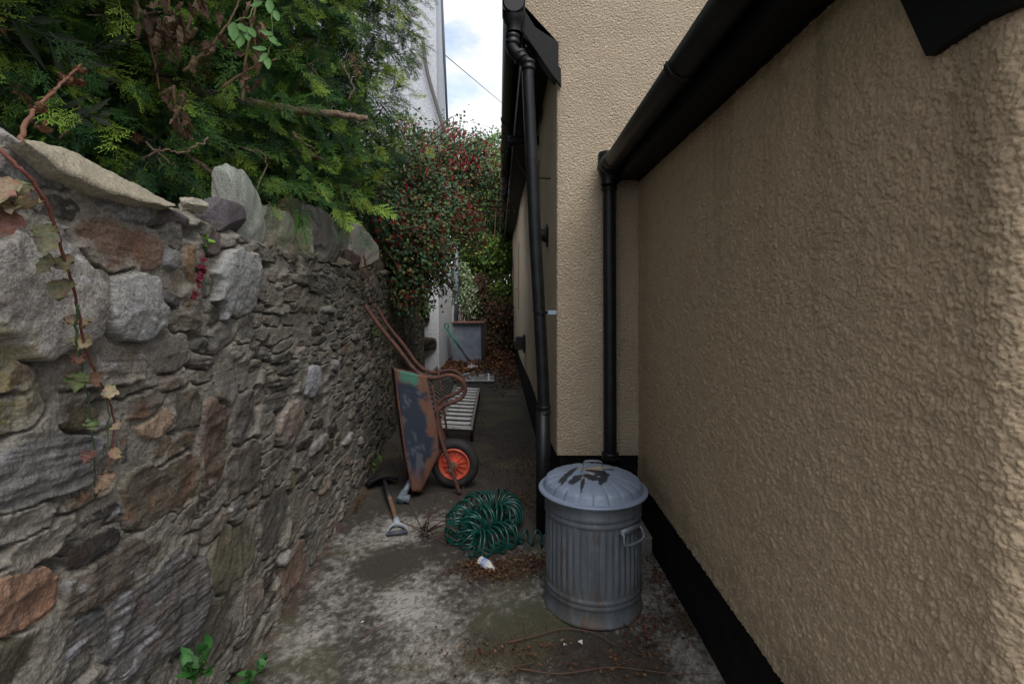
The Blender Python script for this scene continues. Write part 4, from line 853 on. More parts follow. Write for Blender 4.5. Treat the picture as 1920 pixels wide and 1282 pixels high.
# ------------------------------------------------------------------ scattered foliage in bulk
def frames(ax, nr, roll=None):
    ax = ax/np.linalg.norm(ax, axis=1, keepdims=True); nr = nr-ax*(ax*nr).sum(1, keepdims=True); nr /= np.linalg.norm(nr, axis=1, keepdims=True)
    return np.stack([np.cross(ax, nr), ax, nr], 2)      # columns: side, along, normal
def scatter(tv, tf, pos, Rm, scl, col, tcol=None):
    n = len(pos); V = np.einsum('nij,kj->nki', Rm, tv)*np.asarray(scl).reshape(n, 1, 1)+pos[:, None, :]
    Fc = (tf[None]+(np.arange(n)*len(tv))[:, None, None]).reshape(-1, tf.shape[1]); C = np.repeat(col[:, None, :], len(tv), 1)
    if tcol is not None: C = C*tcol[None]
    return V.reshape(-1, 3), Fc, C.reshape(-1, 3)
def merge(parts):
    Vs, Fs, Cs, n = [], [], [], 0
    for v_, f, c in parts: Vs.append(v_); Fs.append(f+n); Cs.append(c); n += len(v_)
    return np.concatenate(Vs), np.concatenate(Fs), np.concatenate(Cs)
def thuja(seed, subs=True):
    R = random.Random(seed); vs = []; fs = []; cl_ = []
    def seg(p, a, l, w, z, dz, b=1.0):
        d = (math.sin(a), math.cos(a)); s = (d[1], -d[0]); n = len(vs)
        vs.extend([(p[0]-d[0]*.004, p[1]-d[1]*.004, z), (p[0]+d[0]*l*.5+s[0]*w*.5, p[1]+d[1]*l*.5+s[1]*w*.5, z+dz*.5+.004), (p[0]+d[0]*l, p[1]+d[1]*l, z+dz), (p[0]+d[0]*l*.5-s[0]*w*.5, p[1]+d[1]*l*.5-s[1]*w*.5, z+dz*.5+.004)])
        fs.append((n, n+1, n+2, n+3)); cl_.extend([b*.6, b*.95, b*1.25, b*.95])
    nseg = R.choice([8, 9, 10]); p = [0, 0]; a = R.uniform(-.15, .15); z = 0; bend = R.uniform(-.10, .10)
    for i in range(nseg):
        t_ = i/nseg; l = 1/nseg; seg(p, a, l*1.25, .026*(1-t_*.5), z, -.015, .55+.4*t_)
        for s in (-1, 1):
            if i == 0 or (R.random() < .12): continue
            q = [p[0]+math.sin(a)*l*(.5 if s > 0 else 0), p[1]+math.cos(a)*l*(.5 if s > 0 else 0)]
            bl = (.44*(1-t_)**.7*min(1, .5+t_*2)+.05)*R.uniform(.5, 1.25); ba = a+s*(R.uniform(.55, .95)-.2*t_); dz_ = R.uniform(-.22, .10)*bl
            if not subs: seg(q, ba, bl, .05, z, dz_); continue
            m = max(2, int(bl/.075)); qq = list(q); zq = z
            for j in range(m):
                u = j/m; ll = bl/m; seg(qq, ba, ll*1.3, .021, zq, dz_/m, .7+.3*u)
                for s2_ in (-1, 1):
                    if R.random() < .15: continue
                    sl = (.10*(1-u)**.5+.022)*R.uniform(.5, 1.3); seg(qq, ba+s2_*R.uniform(.5, .85), sl, .022, zq, R.uniform(-.03, .03), .9+.4*u)
                qq[0] += math.sin(ba)*ll; qq[1] += math.cos(ba)*ll; zq += dz_/m; ba += R.uniform(-.12, .06)*s
            seg(qq, ba, .055, .020, zq, 0, 1.35)
        p[0] += math.sin(a)*l; p[1] += math.cos(a)*l; a += bend+R.uniform(-.08, .08); z -= .03*(1+2*t_)/nseg*3
    return np.array(vs), np.array(fs), np.array(cl_)[:, None]
TH = [thuja(k) for k in range(9)]; THL = thuja(99, False)
def ell_points(n, cs, shell=0.55):
    """points in a union of ellipsoids, weighted by volume; returns position and outward direction"""
    w = np.array([c[3]*c[4]*c[5] for c in cs]); k = rng.choice(len(cs), n, p=w/w.sum()); d = rng.normal(size=(n, 3)); d /= np.linalg.norm(d, axis=1, keepdims=True)
    r = (shell+(1-shell)*rng.random(n)**.6)*rng.choice([1, 1, 1, .6], n); C = np.array([c[:3] for c in cs])[k]; Rr = np.array([c[3:6] for c in cs])[k]
    return C+d*r[:, None]*Rr, d, k
def E(px, py, d, r, ry=None, rz=None): q = P(px, py, d); return (q.x, q.y, q.z, r, ry or r, rz or r)
CON = [E(-80, 120, 1.8, .42), E(60, 100, 2.0, .50), E(60, 230, 1.75, .24), E(190, 170, 2.1, .45), E(300, 60, 2.5, .6), E(310, 260, 2.3, .38), E(200, 260, 2.0, .28), E(420, 160, 2.8, .55), E(420, 290, 2.6, .27), E(520, 60, 3.1, .6), E(520, 240, 3.0, .45), E(600, 150, 3.4, .5), E(520, 310, 2.9, .24),
       E(690, 60, 3.8, .40), E(720, 30, 3.9, .34), E(740, 95, 4.0, .22), E(640, 240, 3.6, .42), E(700, 200, 3.9, .32), E(735, 265, 4.1, .22), E(600, 330, 3.4, .26), E(660, 320, 3.8, .26), E(740, 190, 4.1, .20), E(300, -220, 2.8, .8), E(560, -160, 3.4, .7), E(700, -60, 3.9, .42), E(0, -150, 2.1, .7), E(540, 345, 2.85, .17), E(600, 370, 3.2, .17), E(655, 385, 3.6, .16), E(640, 430, 3.6, .10), E(480, 330, 2.6, .14), E(710, 330, 4.2, .22), E(545, 375, 2.45, .13), E(605, 385, 2.85, .14), E(650, 400, 3.15, .13), E(575, 350, 2.7, .16)]
tree = thing('conifer', 'big dense green conifer with flat fern-like sprays overhanging the stone wall', 'tree', (-2.9, 3.6, 0))
def okp(p):   # keep clear of the wall body and of the lens
    wx_ = wallx(p[:, 1]); hit = (p[:, 2] < 1.86) & (p[:, 0] < wx_+.05); return (~hit) & (p[:, 2] > 1.5) & (np.linalg.norm(p-np.array([0, 0, 1.5]), axis=1) > 1.35)
parts = []
GN = np.array([s2l(c) for c in [(48, 88, 40), (58, 102, 44), (38, 72, 38), (74, 118, 50), (44, 84, 48), (94, 134, 56), (32, 60, 34)]])
for lod, n, sc0, sc1 in ((0, 8000, .07, .22), (1, 4000, .20, .34)):
    pos, od, k = ell_points(n, CON, .35 if lod == 0 else .0); pos += rng.normal(size=pos.shape)*.03; m_ = okp(pos); pos, od = pos[m_], od[m_]; n = len(pos)
    if lod: pos[:, 0] -= .50; pos[:, 1] += .50
    ax = od*np.array([.5, .5, .3])+np.array([.35, -.28, -.42])+rng.normal(size=(n, 3))*.50; nr = np.array([.62, -.7, .45])+rng.normal(size=(n, 3))*.60
    colr = GN[rng.integers(0, len(GN), n)]*rng.uniform(.75, 1.25, (n, 1)); hl = rng.random(n) < .24  # hl: random sprays with a sunlit highlight put into the colour
    colr[hl] = np.array(s2l((152, 186, 76)))*rng.uniform(.8, 1.15, (hl.sum(), 1)); yl = pos[:, 1] > 3.3
    colr[yl & (rng.random(n) < .3)] *= np.array([1.35, 1.15, .9]); br_ = rng.random(n) < .03; colr[br_] = np.array(s2l((110, 80, 48)))
    Rm = frames(ax, nr); sc_ = rng.uniform(sc0, sc1, n)
    if lod: parts.append(scatter(THL[0], THL[1], pos, Rm, sc_, np.repeat(np.array([s2l((44, 56, 38))]), n, 0)*rng.uniform(.6, 1.2, (n, 1))))  # backing sprays behind the outer growth, shade painted into their dark green
    else:
        vi = rng.integers(0, 9, n)
        for q in range(9): s_ = vi == q; parts.append(scatter(TH[q][0], TH[q][1], pos[s_], Rm[s_], sc_[s_], colr[s_], TH[q][2]))
# tree heart, trunk to outer growth: old sprays with shade put into their colour
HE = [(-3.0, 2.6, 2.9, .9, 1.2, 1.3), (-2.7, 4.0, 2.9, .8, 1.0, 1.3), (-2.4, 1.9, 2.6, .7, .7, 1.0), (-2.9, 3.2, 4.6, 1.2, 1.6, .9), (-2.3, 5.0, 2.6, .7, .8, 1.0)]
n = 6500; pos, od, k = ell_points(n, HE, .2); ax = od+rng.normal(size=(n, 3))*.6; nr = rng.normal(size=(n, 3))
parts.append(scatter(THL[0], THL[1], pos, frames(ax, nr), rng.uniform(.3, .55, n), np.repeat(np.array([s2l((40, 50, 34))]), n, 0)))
HV = [(-1.7, 1.3, 3.9, 1.0, .9, .8), (-1.5, 2.6, 4.5, 1.0, 1.0, .8), (-1.7, 4.0, 4.9, 1.0, 1.0, .8), (-1.9, .2, 3.7, .9, .8, .8), (-2.6, 2.0, 5.2, 1.2, 1.4, .9)]  # unseen overhead canopy, added to shade the left wall and lower sprays
n = 5000; pos, od, k = ell_points(n, HV, .3); parts.append(scatter(THL[0], THL[1], pos, frames(od+rng.normal(size=(n, 3))*.6+np.array([0, 0, -.4]), rng.normal(size=(n, 3))), rng.uniform(.25, .45, n), GN[rng.integers(0, 3, n)]))
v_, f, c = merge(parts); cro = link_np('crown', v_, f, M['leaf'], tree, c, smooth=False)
tr_ = MB().tube(spline([(-2.9, 3.6, -.1), (-2.85, 3.55, 1.5), (-2.8, 3.5, 3), (-2.85, 3.45, 5)], 6), [.16-.004*i for i in range(19)], 12); trk = tr_.build('trunk', M['bark'], tree)
def limb(pp, r0, r1, name='branch'):
    s_ = spline(pp, 8); n = len(s_); s_ = [q+rvec(.004) for q in s_]; return MB().tube(s_, [r0+(r1-r0)*i/(n-1) for i in range(n)], 10).build(name, M['bark'], tree)
limb([P(190, 120, 2.75), P(300, 145, 2.35), P(380, 172, 2.42), P(450, 190, 2.5), P(540, 205, 2.62), P(620, 214, 2.75), P(690, 222, 2.85)], .030, .016)
limb([P(300, 250, 2.6), P(336, 262, 2.3), P(352, 290, 2.25), P(398, 322, 2.2), P(430, 345, 2.3)], .012, .008)
limb([(-2.8, 3.5, 2.2), P(420, 330, 2.9), P(500, 296, 2.9), P(560, 285, 2.95), P(605, 300, 3.0)], .03, .01)
limb([P(110, 260, 1.75), P(150, 225, 1.8), P(146, 170, 1.9), P(160, 85, 2.1)], .004, .006)
limb([P(265, 300, 1.9), P(300, 282, 1.9), P(345, 286, 1.95), P(390, 258, 2.0)], .003, .004)
limb([(-2.8, 3.5, 2.8), P(330, 60, 3.0), P(200, 40, 2.4), P(10, 36, 2.1)], .03, .008)
limb([P(655, 190, 2.9), P(662, 160, 2.9), P(640, 120, 3.0)], .006, .004)
for k in range(26):
    a = P(random.uniform(40, 640), random.uniform(20, 300), random.uniform(1.9, 2.9)); limb([a, a+rvec(.06)+Vector((.03, 0, -.06)), a+rvec(.08)+Vector((.07, -.02, -.16))], .004, .002, 'twig')

LT = np.array([(0, 0, 0), (.28, .28, .06), (.33, .55, .05), (0, 1, -.10), (-.33, .55, .05), (-.28, .28, .06), (0, .5, -.02)]); LF = np.array([(0, 1, 2, 6), (6, 2, 3, 4), (0, 6, 4, 5)])
LF = np.array([(0, 1, 2, 6), (0, 6, 4, 5), (6, 2, 3, 4)])
# fuchsia: small leaves on arching stems, hanging crimson flowers
def fuchsia_flower():
    v_ = []; f = []; c = []
    def ring(y, r, n=5): return [(r*math.cos(2*math.pi*k/n), y, r*math.sin(2*math.pi*k/n)) for k in range(n)]
    prof = [(0, .02), (.30, .05), (.42, .10), (.55, .11), (.62, .06)]
    for y, r in prof: v_ += ring(y, r)
    c += [(1, 1, 1)]*len(v_)
    for i in range(4): f += [(i*5+k, i*5+(k+1) % 5, (i+1)*5+(k+1) % 5, (i+1)*5+k) for k in range(5)]
    for k in range(4):
        a = math.pi/2*k; n = len(v_); d = (math.cos(a), math.sin(a)); s = (-d[1], d[0])
        v_ += [(d[0]*.06, .42, d[1]*.06), (d[0]*.2+s[0]*.07, .55, d[1]*.2+s[1]*.07), (d[0]*.34, .78, d[1]*.34), (d[0]*.2-s[0]*.07, .55, d[1]*.2-s[1]*.07)]; c += [(1.1, 1, 1)]*4; f.append((n, n+1, n+2, n+3))
    for k in range(3):
        a = 2.1*k; n = len(v_); v_ += [(0, .6, 0), (.03*math.cos(a)+.01, .8, .03*math.sin(a)), (.05*math.cos(a), 1.05, .05*math.sin(a)), (.03*math.cos(a)-.01, .8, .03*math.sin(a))]; c += [(.8, .6, 2.5)]*4; f.append((n, n+1, n+2, n+3))
    return np.array(v_), np.array(f), np.array(c)
FU = [E(660, 330, 5.2, .34), E(700, 400, 5.2, .40), E(760, 430, 5.5, .42), E(740, 320, 5.8, .5), E(800, 370, 6.0, .42), E(820, 300, 6.4, .40), E(870, 290, 6.8, .34), E(800, 470, 5.8, .34), E(740, 490, 5.4, .32), E(680, 470, 5.2, .26), E(850, 400, 6.6, .30), E(890, 340, 7.0, .28), E(830, 530, 6.0, .13), E(915, 285, 7.0, .13), E(880, 440, 6.8, .24), E(790, 530, 5.8, .16), E(940, 280, 5.6, .08, .08, .07), E(850, 240, 6.8, .16, .2, .10), E(765, 245, 6.4, .2), E(760, 560, 5.6, .14), E(905, 410, 6.9, .12), E(770, 470, 5.6, .34), E(720, 540, 5.3, .26), E(765, 545, 5.5, .22), E(810, 430, 5.9, .30), E(815, 505, 5.8, .20), E(915, 330, 7.2, .26), E(930, 385, 7.4, .16), E(900, 265, 7.0, .16)]
fu = thing('fuchsia_bush', 'sprawling fuchsia bush with hanging crimson flowers spilling over the far part of the wall', 'bush', (-2.0, 6, 0))
n = 30000; pos, od, k = ell_points(n, FU, .30); pos += rng.normal(size=pos.shape)*.085; dr_ = rng.random(n) < .12; pos[dr_, 2] -= rng.exponential(.09, dr_.sum())
m_ = ~((pos[:, 2] < 1.85) & (pos[:, 0] < wallx(pos[:, 1])+.06)); pos, od = pos[m_], od[m_]; n = len(pos)
FG = np.array([s2l(c) for c in [(58, 92, 62), (74, 106, 72), (48, 76, 50), (88, 112, 58), (104, 104, 58), (68, 98, 76), (116, 74, 54)]])
ax = od*.6+rng.normal(size=(n, 3))*.6+np.array([0, 0, -.5]); nr = np.array([.2, -.6, .9])+rng.normal(size=(n, 3))*.5
v_, f, c = scatter(LT, LF, pos, frames(ax, nr), rng.uniform(.028, .056, n), FG[rng.integers(0, 7, n)]*rng.uniform(.75, 1.6, (n, 1))); link_np('leaves', v_, f, M['leaf'], fu, c, smooth=False)
FV, FFc, FC = fuchsia_flower(); n = 2900; wgt = [q for q in FU for _ in (range(2 if q[1] > 6 else 1))]
pos, od, k = ell_points(n, wgt, .85); m_ = ~((pos[:, 2] < 1.85) & (pos[:, 0] < wallx(pos[:, 1])+.08)); pos = pos[m_]
# flowers hang in clusters
keep = fbm(pos[:, 0]*4+pos[:, 1]*3, pos[:, 2]*4, 801, 2) > .46; pos = pos[keep]; n = len(pos)
ax = np.array([0, 0, -1])+rng.normal(size=(n, 3))*.22; v_, f, c = scatter(FV, FFc, pos, frames(ax, rng.normal(size=(n, 3))), rng.uniform(.055, .09, n), np.array(s2l((176, 38, 62)))*rng.uniform(.7, 1.25, (n, 1)), FC)
tag(link_np('flowers', v_, f, M['petal'], fu, c, smooth=False), kind='stuff')
sm = MB()
for q in FU:
    if q[3] < .12: continue
    for _ in range(5):
        e_ = Vector(q[:3])+rvec(q[3]*.5); s_ = Vector((-1.75, 5.6+random.uniform(-.5, .8), 1.5)); mid_ = s_.lerp(e_, .55)+Vector((0, 0, .35)); sp_ = spline([s_, mid_, e_, e_+Vector((.05, 0, -.12))], 6); sm.tube(sp_, [.012-.0004*i for i in range(len(sp_))], 6)
sm.build('stems', mat('red_brown_stem', s2l((90, 62, 50)), .8), fu)

# far hedge, ivy, flowering shrub, dead undergrowth
def leafmass(name, label, cat, cs, n, size, pal, loc, shell=.5, stems=True, ktop=None, drop=None):
    t_ = thing(name, label, cat, loc); pos, od, k = ell_points(n, cs, shell); pos += rng.normal(size=pos.shape)*.05; pos = pos[pos[:, 2] > .02]; n = len(pos); od = od[:n]
    pal = np.array([s2l(c) for c in pal]); ax = rng.normal(size=(n, 3))*.7+np.array([0, -.3, -.6]); nr = np.array([.1, -.9, .6])+rng.normal(size=(n, 3))*.5
    c = pal[rng.integers(0, len(pal), n)]*rng.uniform(.7, 1.3, (n, 1)); v_, f, c = scatter(LT, LF, pos, frames(ax, nr), rng.uniform(size*.7, size*1.3, n), c); link_np('leaves', v_, f, M['leaf'], t_, c, smooth=False)
    if stems:
        s_ = MB()
        for q in cs:
            for _ in range(6):
                e_ = Vector(q[:3])+rvec(q[3]*.4); b0 = Vector((loc[0]+random.uniform(-.5, .5), loc[1]+.2, 0)); sp_ = spline([b0, b0.lerp(e_, .5)+rvec(.12), e_], 6); s_.tube(sp_, [.025-.0015*i for i in range(len(sp_))], 5)
        s_.build('stems', M['bark'], t_)
    return t_
IVY = [E(890, 380, 14, .7), E(930, 360, 14, .6), E(880, 470, 13.6, .6), E(930, 480, 13.6, .6), E(950, 560, 13.4, .55), E(905, 560, 13.4, .45), E(950, 420, 15, .7), E(860, 420, 14, .5), E(990, 500, 14.5, .7)]
leafmass('ivy_hedge', 'tall ivy clad hedge of glossy green leaves closing the end of the alley', 'hedge', IVY, 30000, .085, [(84, 116, 46), (110, 142, 56), (60, 92, 40), (44, 70, 34), (134, 150, 66), (70, 84, 36)], (-.7, 14, 0), .1)
leafmass('far_tree', 'light green tree rising above the hedge beyond the fuchsia', 'tree', [E(910, 300, 20, 1.0), E(940, 270, 20, .7), E(880, 330, 19, .8), E(925, 345, 18, .8), E(945, 320, 19, .9), E(905, 400, 17, 1.2), E(930, 480, 16, 1.2), E(870, 520, 16, .9)], 16000, .10, [(112, 138, 78), (90, 122, 66), (130, 150, 90), (74, 104, 58)], (-1, 19.5, 0))
fs_ = leafmass('white_flowering_shrub', 'variegated shrub with creamy white leaves beside the white building corner', 'shrub', [E(868, 520, 12.9, .22), E(880, 545, 12.8, .2), E(866, 560, 12.8, .22), E(885, 575, 12.8, .26), E(862, 500, 12.9, .15)], 3000, .06, [(140, 152, 122), (112, 132, 92), (76, 104, 56), (160, 168, 142)], (-1.2, 12.9, 0))
leafmass('dead_creeper', 'tangle of dead brown creeper at the foot of the ivy hedge', 'creeper', [E(905, 565, 12.9, .32), E(940, 590, 12.7, .45), E(925, 640, 12.6, .5), E(955, 640, 12.8, .5), E(900, 530, 13, .25)], 5500, .07, [(84, 58, 40), (104, 74, 52), (60, 44, 34), (50, 60, 34), (74, 50, 38)], (-.4, 12.8, 0))
IV2 = [E(792, 470, 9.0, .16), E(790, 540, 9.2, .14), E(785, 580, 9.3, .15), E(800, 575, 9.5, .08)]
leafmass('wall_shrub', 'dark leafy climber hanging over the far end of the stone wall', 'climber', IV2, 900, .07, [(50, 72, 34), (70, 92, 40), (84, 90, 44)], (-1.9, 9.3, 0), stems=False)

# leaf litter, twigs
def litter(name, spots, n, size, pal, h=.01, heap=None):
    px = []; 
    w = np.array([s_[4] for s_ in spots], float); k = rng.choice(len(spots), n, p=w/w.sum()); pos = np.zeros((n, 3))
    for i, s_ in enumerate(spots):
        m_ = k == i; c = G(s_[0], s_[1]); pos[m_, 0] = c.x+rng.normal(size=m_.sum())*s_[2]; pos[m_, 1] = c.y+rng.normal(size=m_.sum())*s_[3]
    pos[:, 2] = rng.random(n)*h+.006; m_ = (pos[:, 0] > wallx(pos[:, 1])+.05) & (pos[:, 0] < np.where(pos[:, 1] > 3.27, FWX(pos[:, 1])-.01, .82)) & ((pos[:, 0]-.403)**2+(pos[:, 1]-2.535)**2 > .245**2)
    if heap: pos[:, 2] += heap(pos)
    pos = pos[m_]; n = len(pos); pal = np.array([s2l(c) for c in pal]); a = rng.random(n)*6.28; ax = np.stack([np.cos(a), np.sin(a), rng.normal(size=n)*.2], 1); nr = rng.normal(size=(n, 3))*.35+np.array([0, 0, 1])
    return pos, frames(ax, nr), rng.uniform(size*.6, size*1.4, n), pal[rng.integers(0, len(pal), n)]*rng.uniform(.7, 1.3, (n, 1))
BR = [(104, 76, 54), (86, 62, 46), (118, 90, 64), (70, 50, 40), (78, 46, 42)]
CU = LT.copy(); CU[:, 2] += np.array([.1, 0, .05, .35, .2, .05, -.08])
sp1 = [(985, 870, .10, .35, 6), (980, 940, .08, .14, 4), (925, 900, .15, .25, 2), (1000, 1055, .12, .05, 5), (930, 1075, .12, .04, 5), (900, 1062, .06, .03, 3), (1245, 1085, .05, .10, 4), (1290, 1150, .06, .10, 3), (820, 760, .15, .8, 5), (760, 860, .12, .4, 5), (850, 800, .25, .9, 6), (930, 850, .15, .5, 4), (660, 950, .03, .10, 3), (540, 1110, .02, .25, 3), (950, 1235, .2, .06, 1.5), (1150, 1245, .15, .06, 1), (1215, 1190, .06, .08, 2), (940, 720, .2, .7, 3)]
p_, R_, s_, c_ = litter('x', sp1, 3200, .017, BR, .015); v_, f, c = scatter(CU, LF, p_, R_, s_, c_); tag(link_np('leaf_litter', v_, f, M['deadleaf'], None, c, False, (0, 4, 0)), kind='stuff')
hp_ = lambda q: np.exp(-((q[:, 0]+.55)/.75)**2-((q[:, 1]-12.2)/1.2)**2)*.28*rng.random(len(q))
sp2 = [(870, 692, .22, .7, 4), (935, 680, .3, .8, 5), (955, 690, .15, 1.2, 3), (845, 690, .12, .5, 2)]
p_, R_, s_, c_ = litter('x', sp2, 5000, .06, BR+[(150, 100, 66)], .08, hp_); v_, f, c = scatter(CU, LF, p_, R_, s_, c_); tag(link_np('leaf_pile', v_, f, M['deadleaf'], None, c, False, (0, 12, 0)), kind='stuff')
NT = np.array([(-.02, 0, 0), (.02, 0, 0), (.015, 1, .05), (-.015, 1, .05)]); NF = np.array([(0, 1, 2, 3)])
sp3 = [(q[0], q[1], q[2]*1.5, q[3]*1.4, q[4]) for q in sp1]+[(950, 1225, .25, .10, 12), (1100, 1150, .2, .1, 3), (700, 1060, .2, .1, 2), (1200, 1250, .2, .06, 6), (930, 1080, .1, .05, 8)]
p_, R_, s_, c_ = litter('x', sp3, 16000, .022, BR+[(60, 44, 34), (50, 40, 30)], .008); v_, f, c = scatter(NT, NF, p_, R_, s_, c_); tag(link_np('needle_litter', v_, f, M['deadleaf'], None, c, False, (0, 3, 0)), kind='stuff')
twm = mat('twig_bark', s2l((84, 62, 52)), .85, var=.3, vscale=40)
TWG = [([(952, 1204), (1000, 1192), (1060, 1178), (1115, 1186), (1150, 1206)], .004, 'long curved brown twig lying in front of the dustbin'), ([(676, 1194), (700, 1180), (738, 1162)], .003, 'short bent twig on the pale concrete left of centre'),
       ([(970, 1252), (1050, 1262), (1150, 1250), (1260, 1262), (1330, 1262)], .003, 'thin straggly twig running along the bottom edge to the plinth'), ([(1012, 1210), (1040, 1207)], .003, 'short pale stick before the dustbin'), ([(930, 1265), (960, 1250), (1010, 1240)], .0025, 'fine twig near the bottom centre of the ground'),
       ([(980, 1160), (985, 1180), (990, 1200)], .002, 'small twig left of the dustbin foot')]
for pp, r_, lb in TWG:
    s_ = spline([G(a, b_, .012+.006*(i % 2)) for i, (a, b_) in enumerate(pp)], 6); tag(MB().tube(s_, [r_*(1-.5*i/len(s_)) for i in range(len(s_))], 6).build('twig', twm), lb, 'twig', 'fallen twigs on the concrete')
bs = MB(); b0 = G(795, 1000, .02)
for k in range(16):
    e_ = G(random.uniform(820, 880), random.uniform(940, 1020), random.uniform(.05, .2)) if k < 11 else b0+Vector((random.uniform(-.12, .1), random.uniform(-.1, .2), random.uniform(.05, .25)))
    s_ = spline([b0+rvec(.015)+Vector((0, 0, .015)), b0.lerp(e_, .5)+rvec(.03)+Vector((0, 0, .04)), e_], 5); bs.tube(s_, [.004-.0002*i for i in range(len(s_))], 5)
tag(bs.build('brush_cutting', twm), 'spindly dead branch cutting lying across the left end of the green hose', 'branch')

# ------------------------------------------------------------------ climbers and weeds on and around the wall
def stemtube(pts, r, col, parent=None, name='stem'):
    m_ = MB(); m_.cc = s2l(col); s_ = spline(pts, 7); s_ = [q+rvec(.0012) for q in s_]; return m_.tube(s_, [r*(1-.55*i/len(s_)) for i in range(len(s_))], 8).build(name, M['stem'], parent, vc=True)
def lf(parent, p, d, nr, ln, wd, col, curl=.5, fold=.5, tw=.3, name='leaf'):
    m_ = MB(); m_.cc = s2l(col); m_.leaf(p, d, nr, ln, wd, curl, fold, 12, tw)
    for i, q in enumerate(m_.v):   # crinkle and browning of the margins
        if i % 3 != 1: m_.c[i] = tuple(x*random.uniform(.55, 1.05) for x in m_.c[i]); m_.v[i] = tuple(Vector(q)+rvec(.0016+ln*.018))
    return m_.build(name, M['deadleaf'], parent, vc=True)
vine = thing('withered_vine', 'withered climbing vine with curled brown and olive leaves dangling down the near wall', 'vine', W(170, 935, 0.055))
stemtube([W(-20, 262, 0.125), W(30, 310, 0.155), W(70, 352, 0.165), W(98, 410, 0.165), W(120, 480, 0.155), W(140, 550, 0.145), W(152, 620, 0.125), W(175, 690, 0.115), W(205, 750, 0.105), W(214, 800, 0.095), W(206, 860, 0.085), W(186, 915, 0.075), W(180, 930, 0.045)], .0038, (104, 58, 46), vine)
stemtube([W(146, 570, 0.145), W(143, 640, 0.125), W(155, 700, 0.115), W(168, 770, 0.105), W(176, 850, 0.085), W(178, 935, 0.045)], .0028, (58, 78, 48), vine)
stemtube([W(196, 720, 0.105), W(204, 790, 0.095), W(200, 850, 0.085)], .002, (70, 96, 52), vine)
TD = (0, 0, -1)
LV = [(15, 330, .10, .07, (146, 120, 90), .8, (-.2, -.1, -1)), (10, 385, .085, .075, (112, 74, 56), .5, (-.3, -.2, -1)), (40, 385, .08, .06, (168, 138, 96), 1.4, (.6, -.2, -.5)), (28, 338, .095, .06, (122, 108, 76), .7, (.1, 0, -1)),
      (86, 418, .085, .050, (126, 124, 88), .5, (.05, 0, -1)), (98, 478, .06, .032, (128, 122, 88), .7, (-.5, 0, -1)), (118, 478, .065, .04, (112, 104, 66), .9, (.3, 0, -1)), (118, 520, .065, .05, (106, 98, 66), .5, (.0, 0, -1)),
      (155, 600, .055, .03, (150, 130, 92), 1.3, (.4, 0, -.5)), (160, 625, .06, .04, (158, 136, 96), 1.2, (-.1, 0, -1)), (150, 595, .045, .03, (140, 116, 84), 1.4, (-.7, 0, -.4)), (150, 660, .045, .03, (108, 66, 52), 1.0, (0, 0, -1)),
      (148, 695, .055, .045, (92, 104, 56), .4, (-.2, 0, -1)), (170, 700, .05, .04, (106, 74, 50), .6, (.5, 0, -.8)), (200, 722, .075, .035, (180, 158, 118), 1.2, (.5, 0, -1)), (170, 785, .035, .035, (92, 112, 58), .4, (.2, 0, -1)),
      (172, 842, .045, .035, (112, 72, 62), .9, (-.3, 0, -1)), (212, 795, .05, .03, (170, 146, 112), 1.3, (.8, 0, -.6)), (212, 840, .05, .03, (150, 120, 84), 1.2, (.2, 0, -1)), (200, 880, .055, .035, (140, 112, 86), 1.1, (0, 0, -1)), (186, 905, .045, .03, (130, 98, 74), 1.4, (.4, 0, -1)), (165, 925, .035, .03, (104, 76, 60), 1.0, (-.9, 0, -.2))]
for px, py, ln, wd, col, cu, d_ in LV: lf(vine, W(px, py, .15 if py < 560 else .12), d_, (.5+random.uniform(-.2, .3), -.8, .1+random.uniform(-.2, .2)), ln*.82, wd*.85, tuple(.7*x+.3*sum(col)/3*.95 for x in col), cu, .45, random.uniform(-.6, .6))
cane = thing('dead_cane', 'bare brown cane with shrivelled curled leaves arching above the wall top', 'cane', W(38, 278, .03))
stemtube([W(38, 282, .02), P(44, 240, 1.12), P(66, 205, 1.2), P(100, 172, 1.28), P(130, 142, 1.36), P(152, 122, 1.42)], .0058, (114, 78, 60), cane)
for px, py, d, ln in ((72, 190, 1.2, .05), (80, 200, 1.2, .045), (60, 220, 1.2, .035), (70, 238, 1.18, .06), (104, 170, 1.28, .045), (128, 140, 1.36, .06), (140, 150, 1.38, .06), (150, 148, 1.4, .06), (134, 128, 1.4, .05), (155, 155, 1.4, .05)):
    lf(cane, P(px, py, d), (random.uniform(-.3, .9), 0, -1), rvec(1), ln, ln*.5, (112, 78, 58), 2.0, .8, 1.0)
dc = thing('wilted_climber', 'wilted climber stems with drooping brown leaves hanging in the conifer', 'climber', P(330, 300, 2.0))
STM = [[(300, 60), (312, 30), (322, -20)], [(245, -10), (270, 30), (300, 62), (318, 90), (318, 120)], [(345, 135), (400, 80), (430, 40), (455, -10)], [(350, 60), (360, 20), (372, -10)], [(455, 190), (460, 120), (470, 60), (485, -10)], [(325, 160), (330, 210), (350, 262)], [(415, 165), (470, 130), (520, 110)], [(270, 20), (290, 120), (300, 170)]]
for s_ in STM: stemtube([P(a, b_, 1.98+.02*i) for i, (a, b_) in enumerate(s_)], .0065, (112, 92, 66), dc)
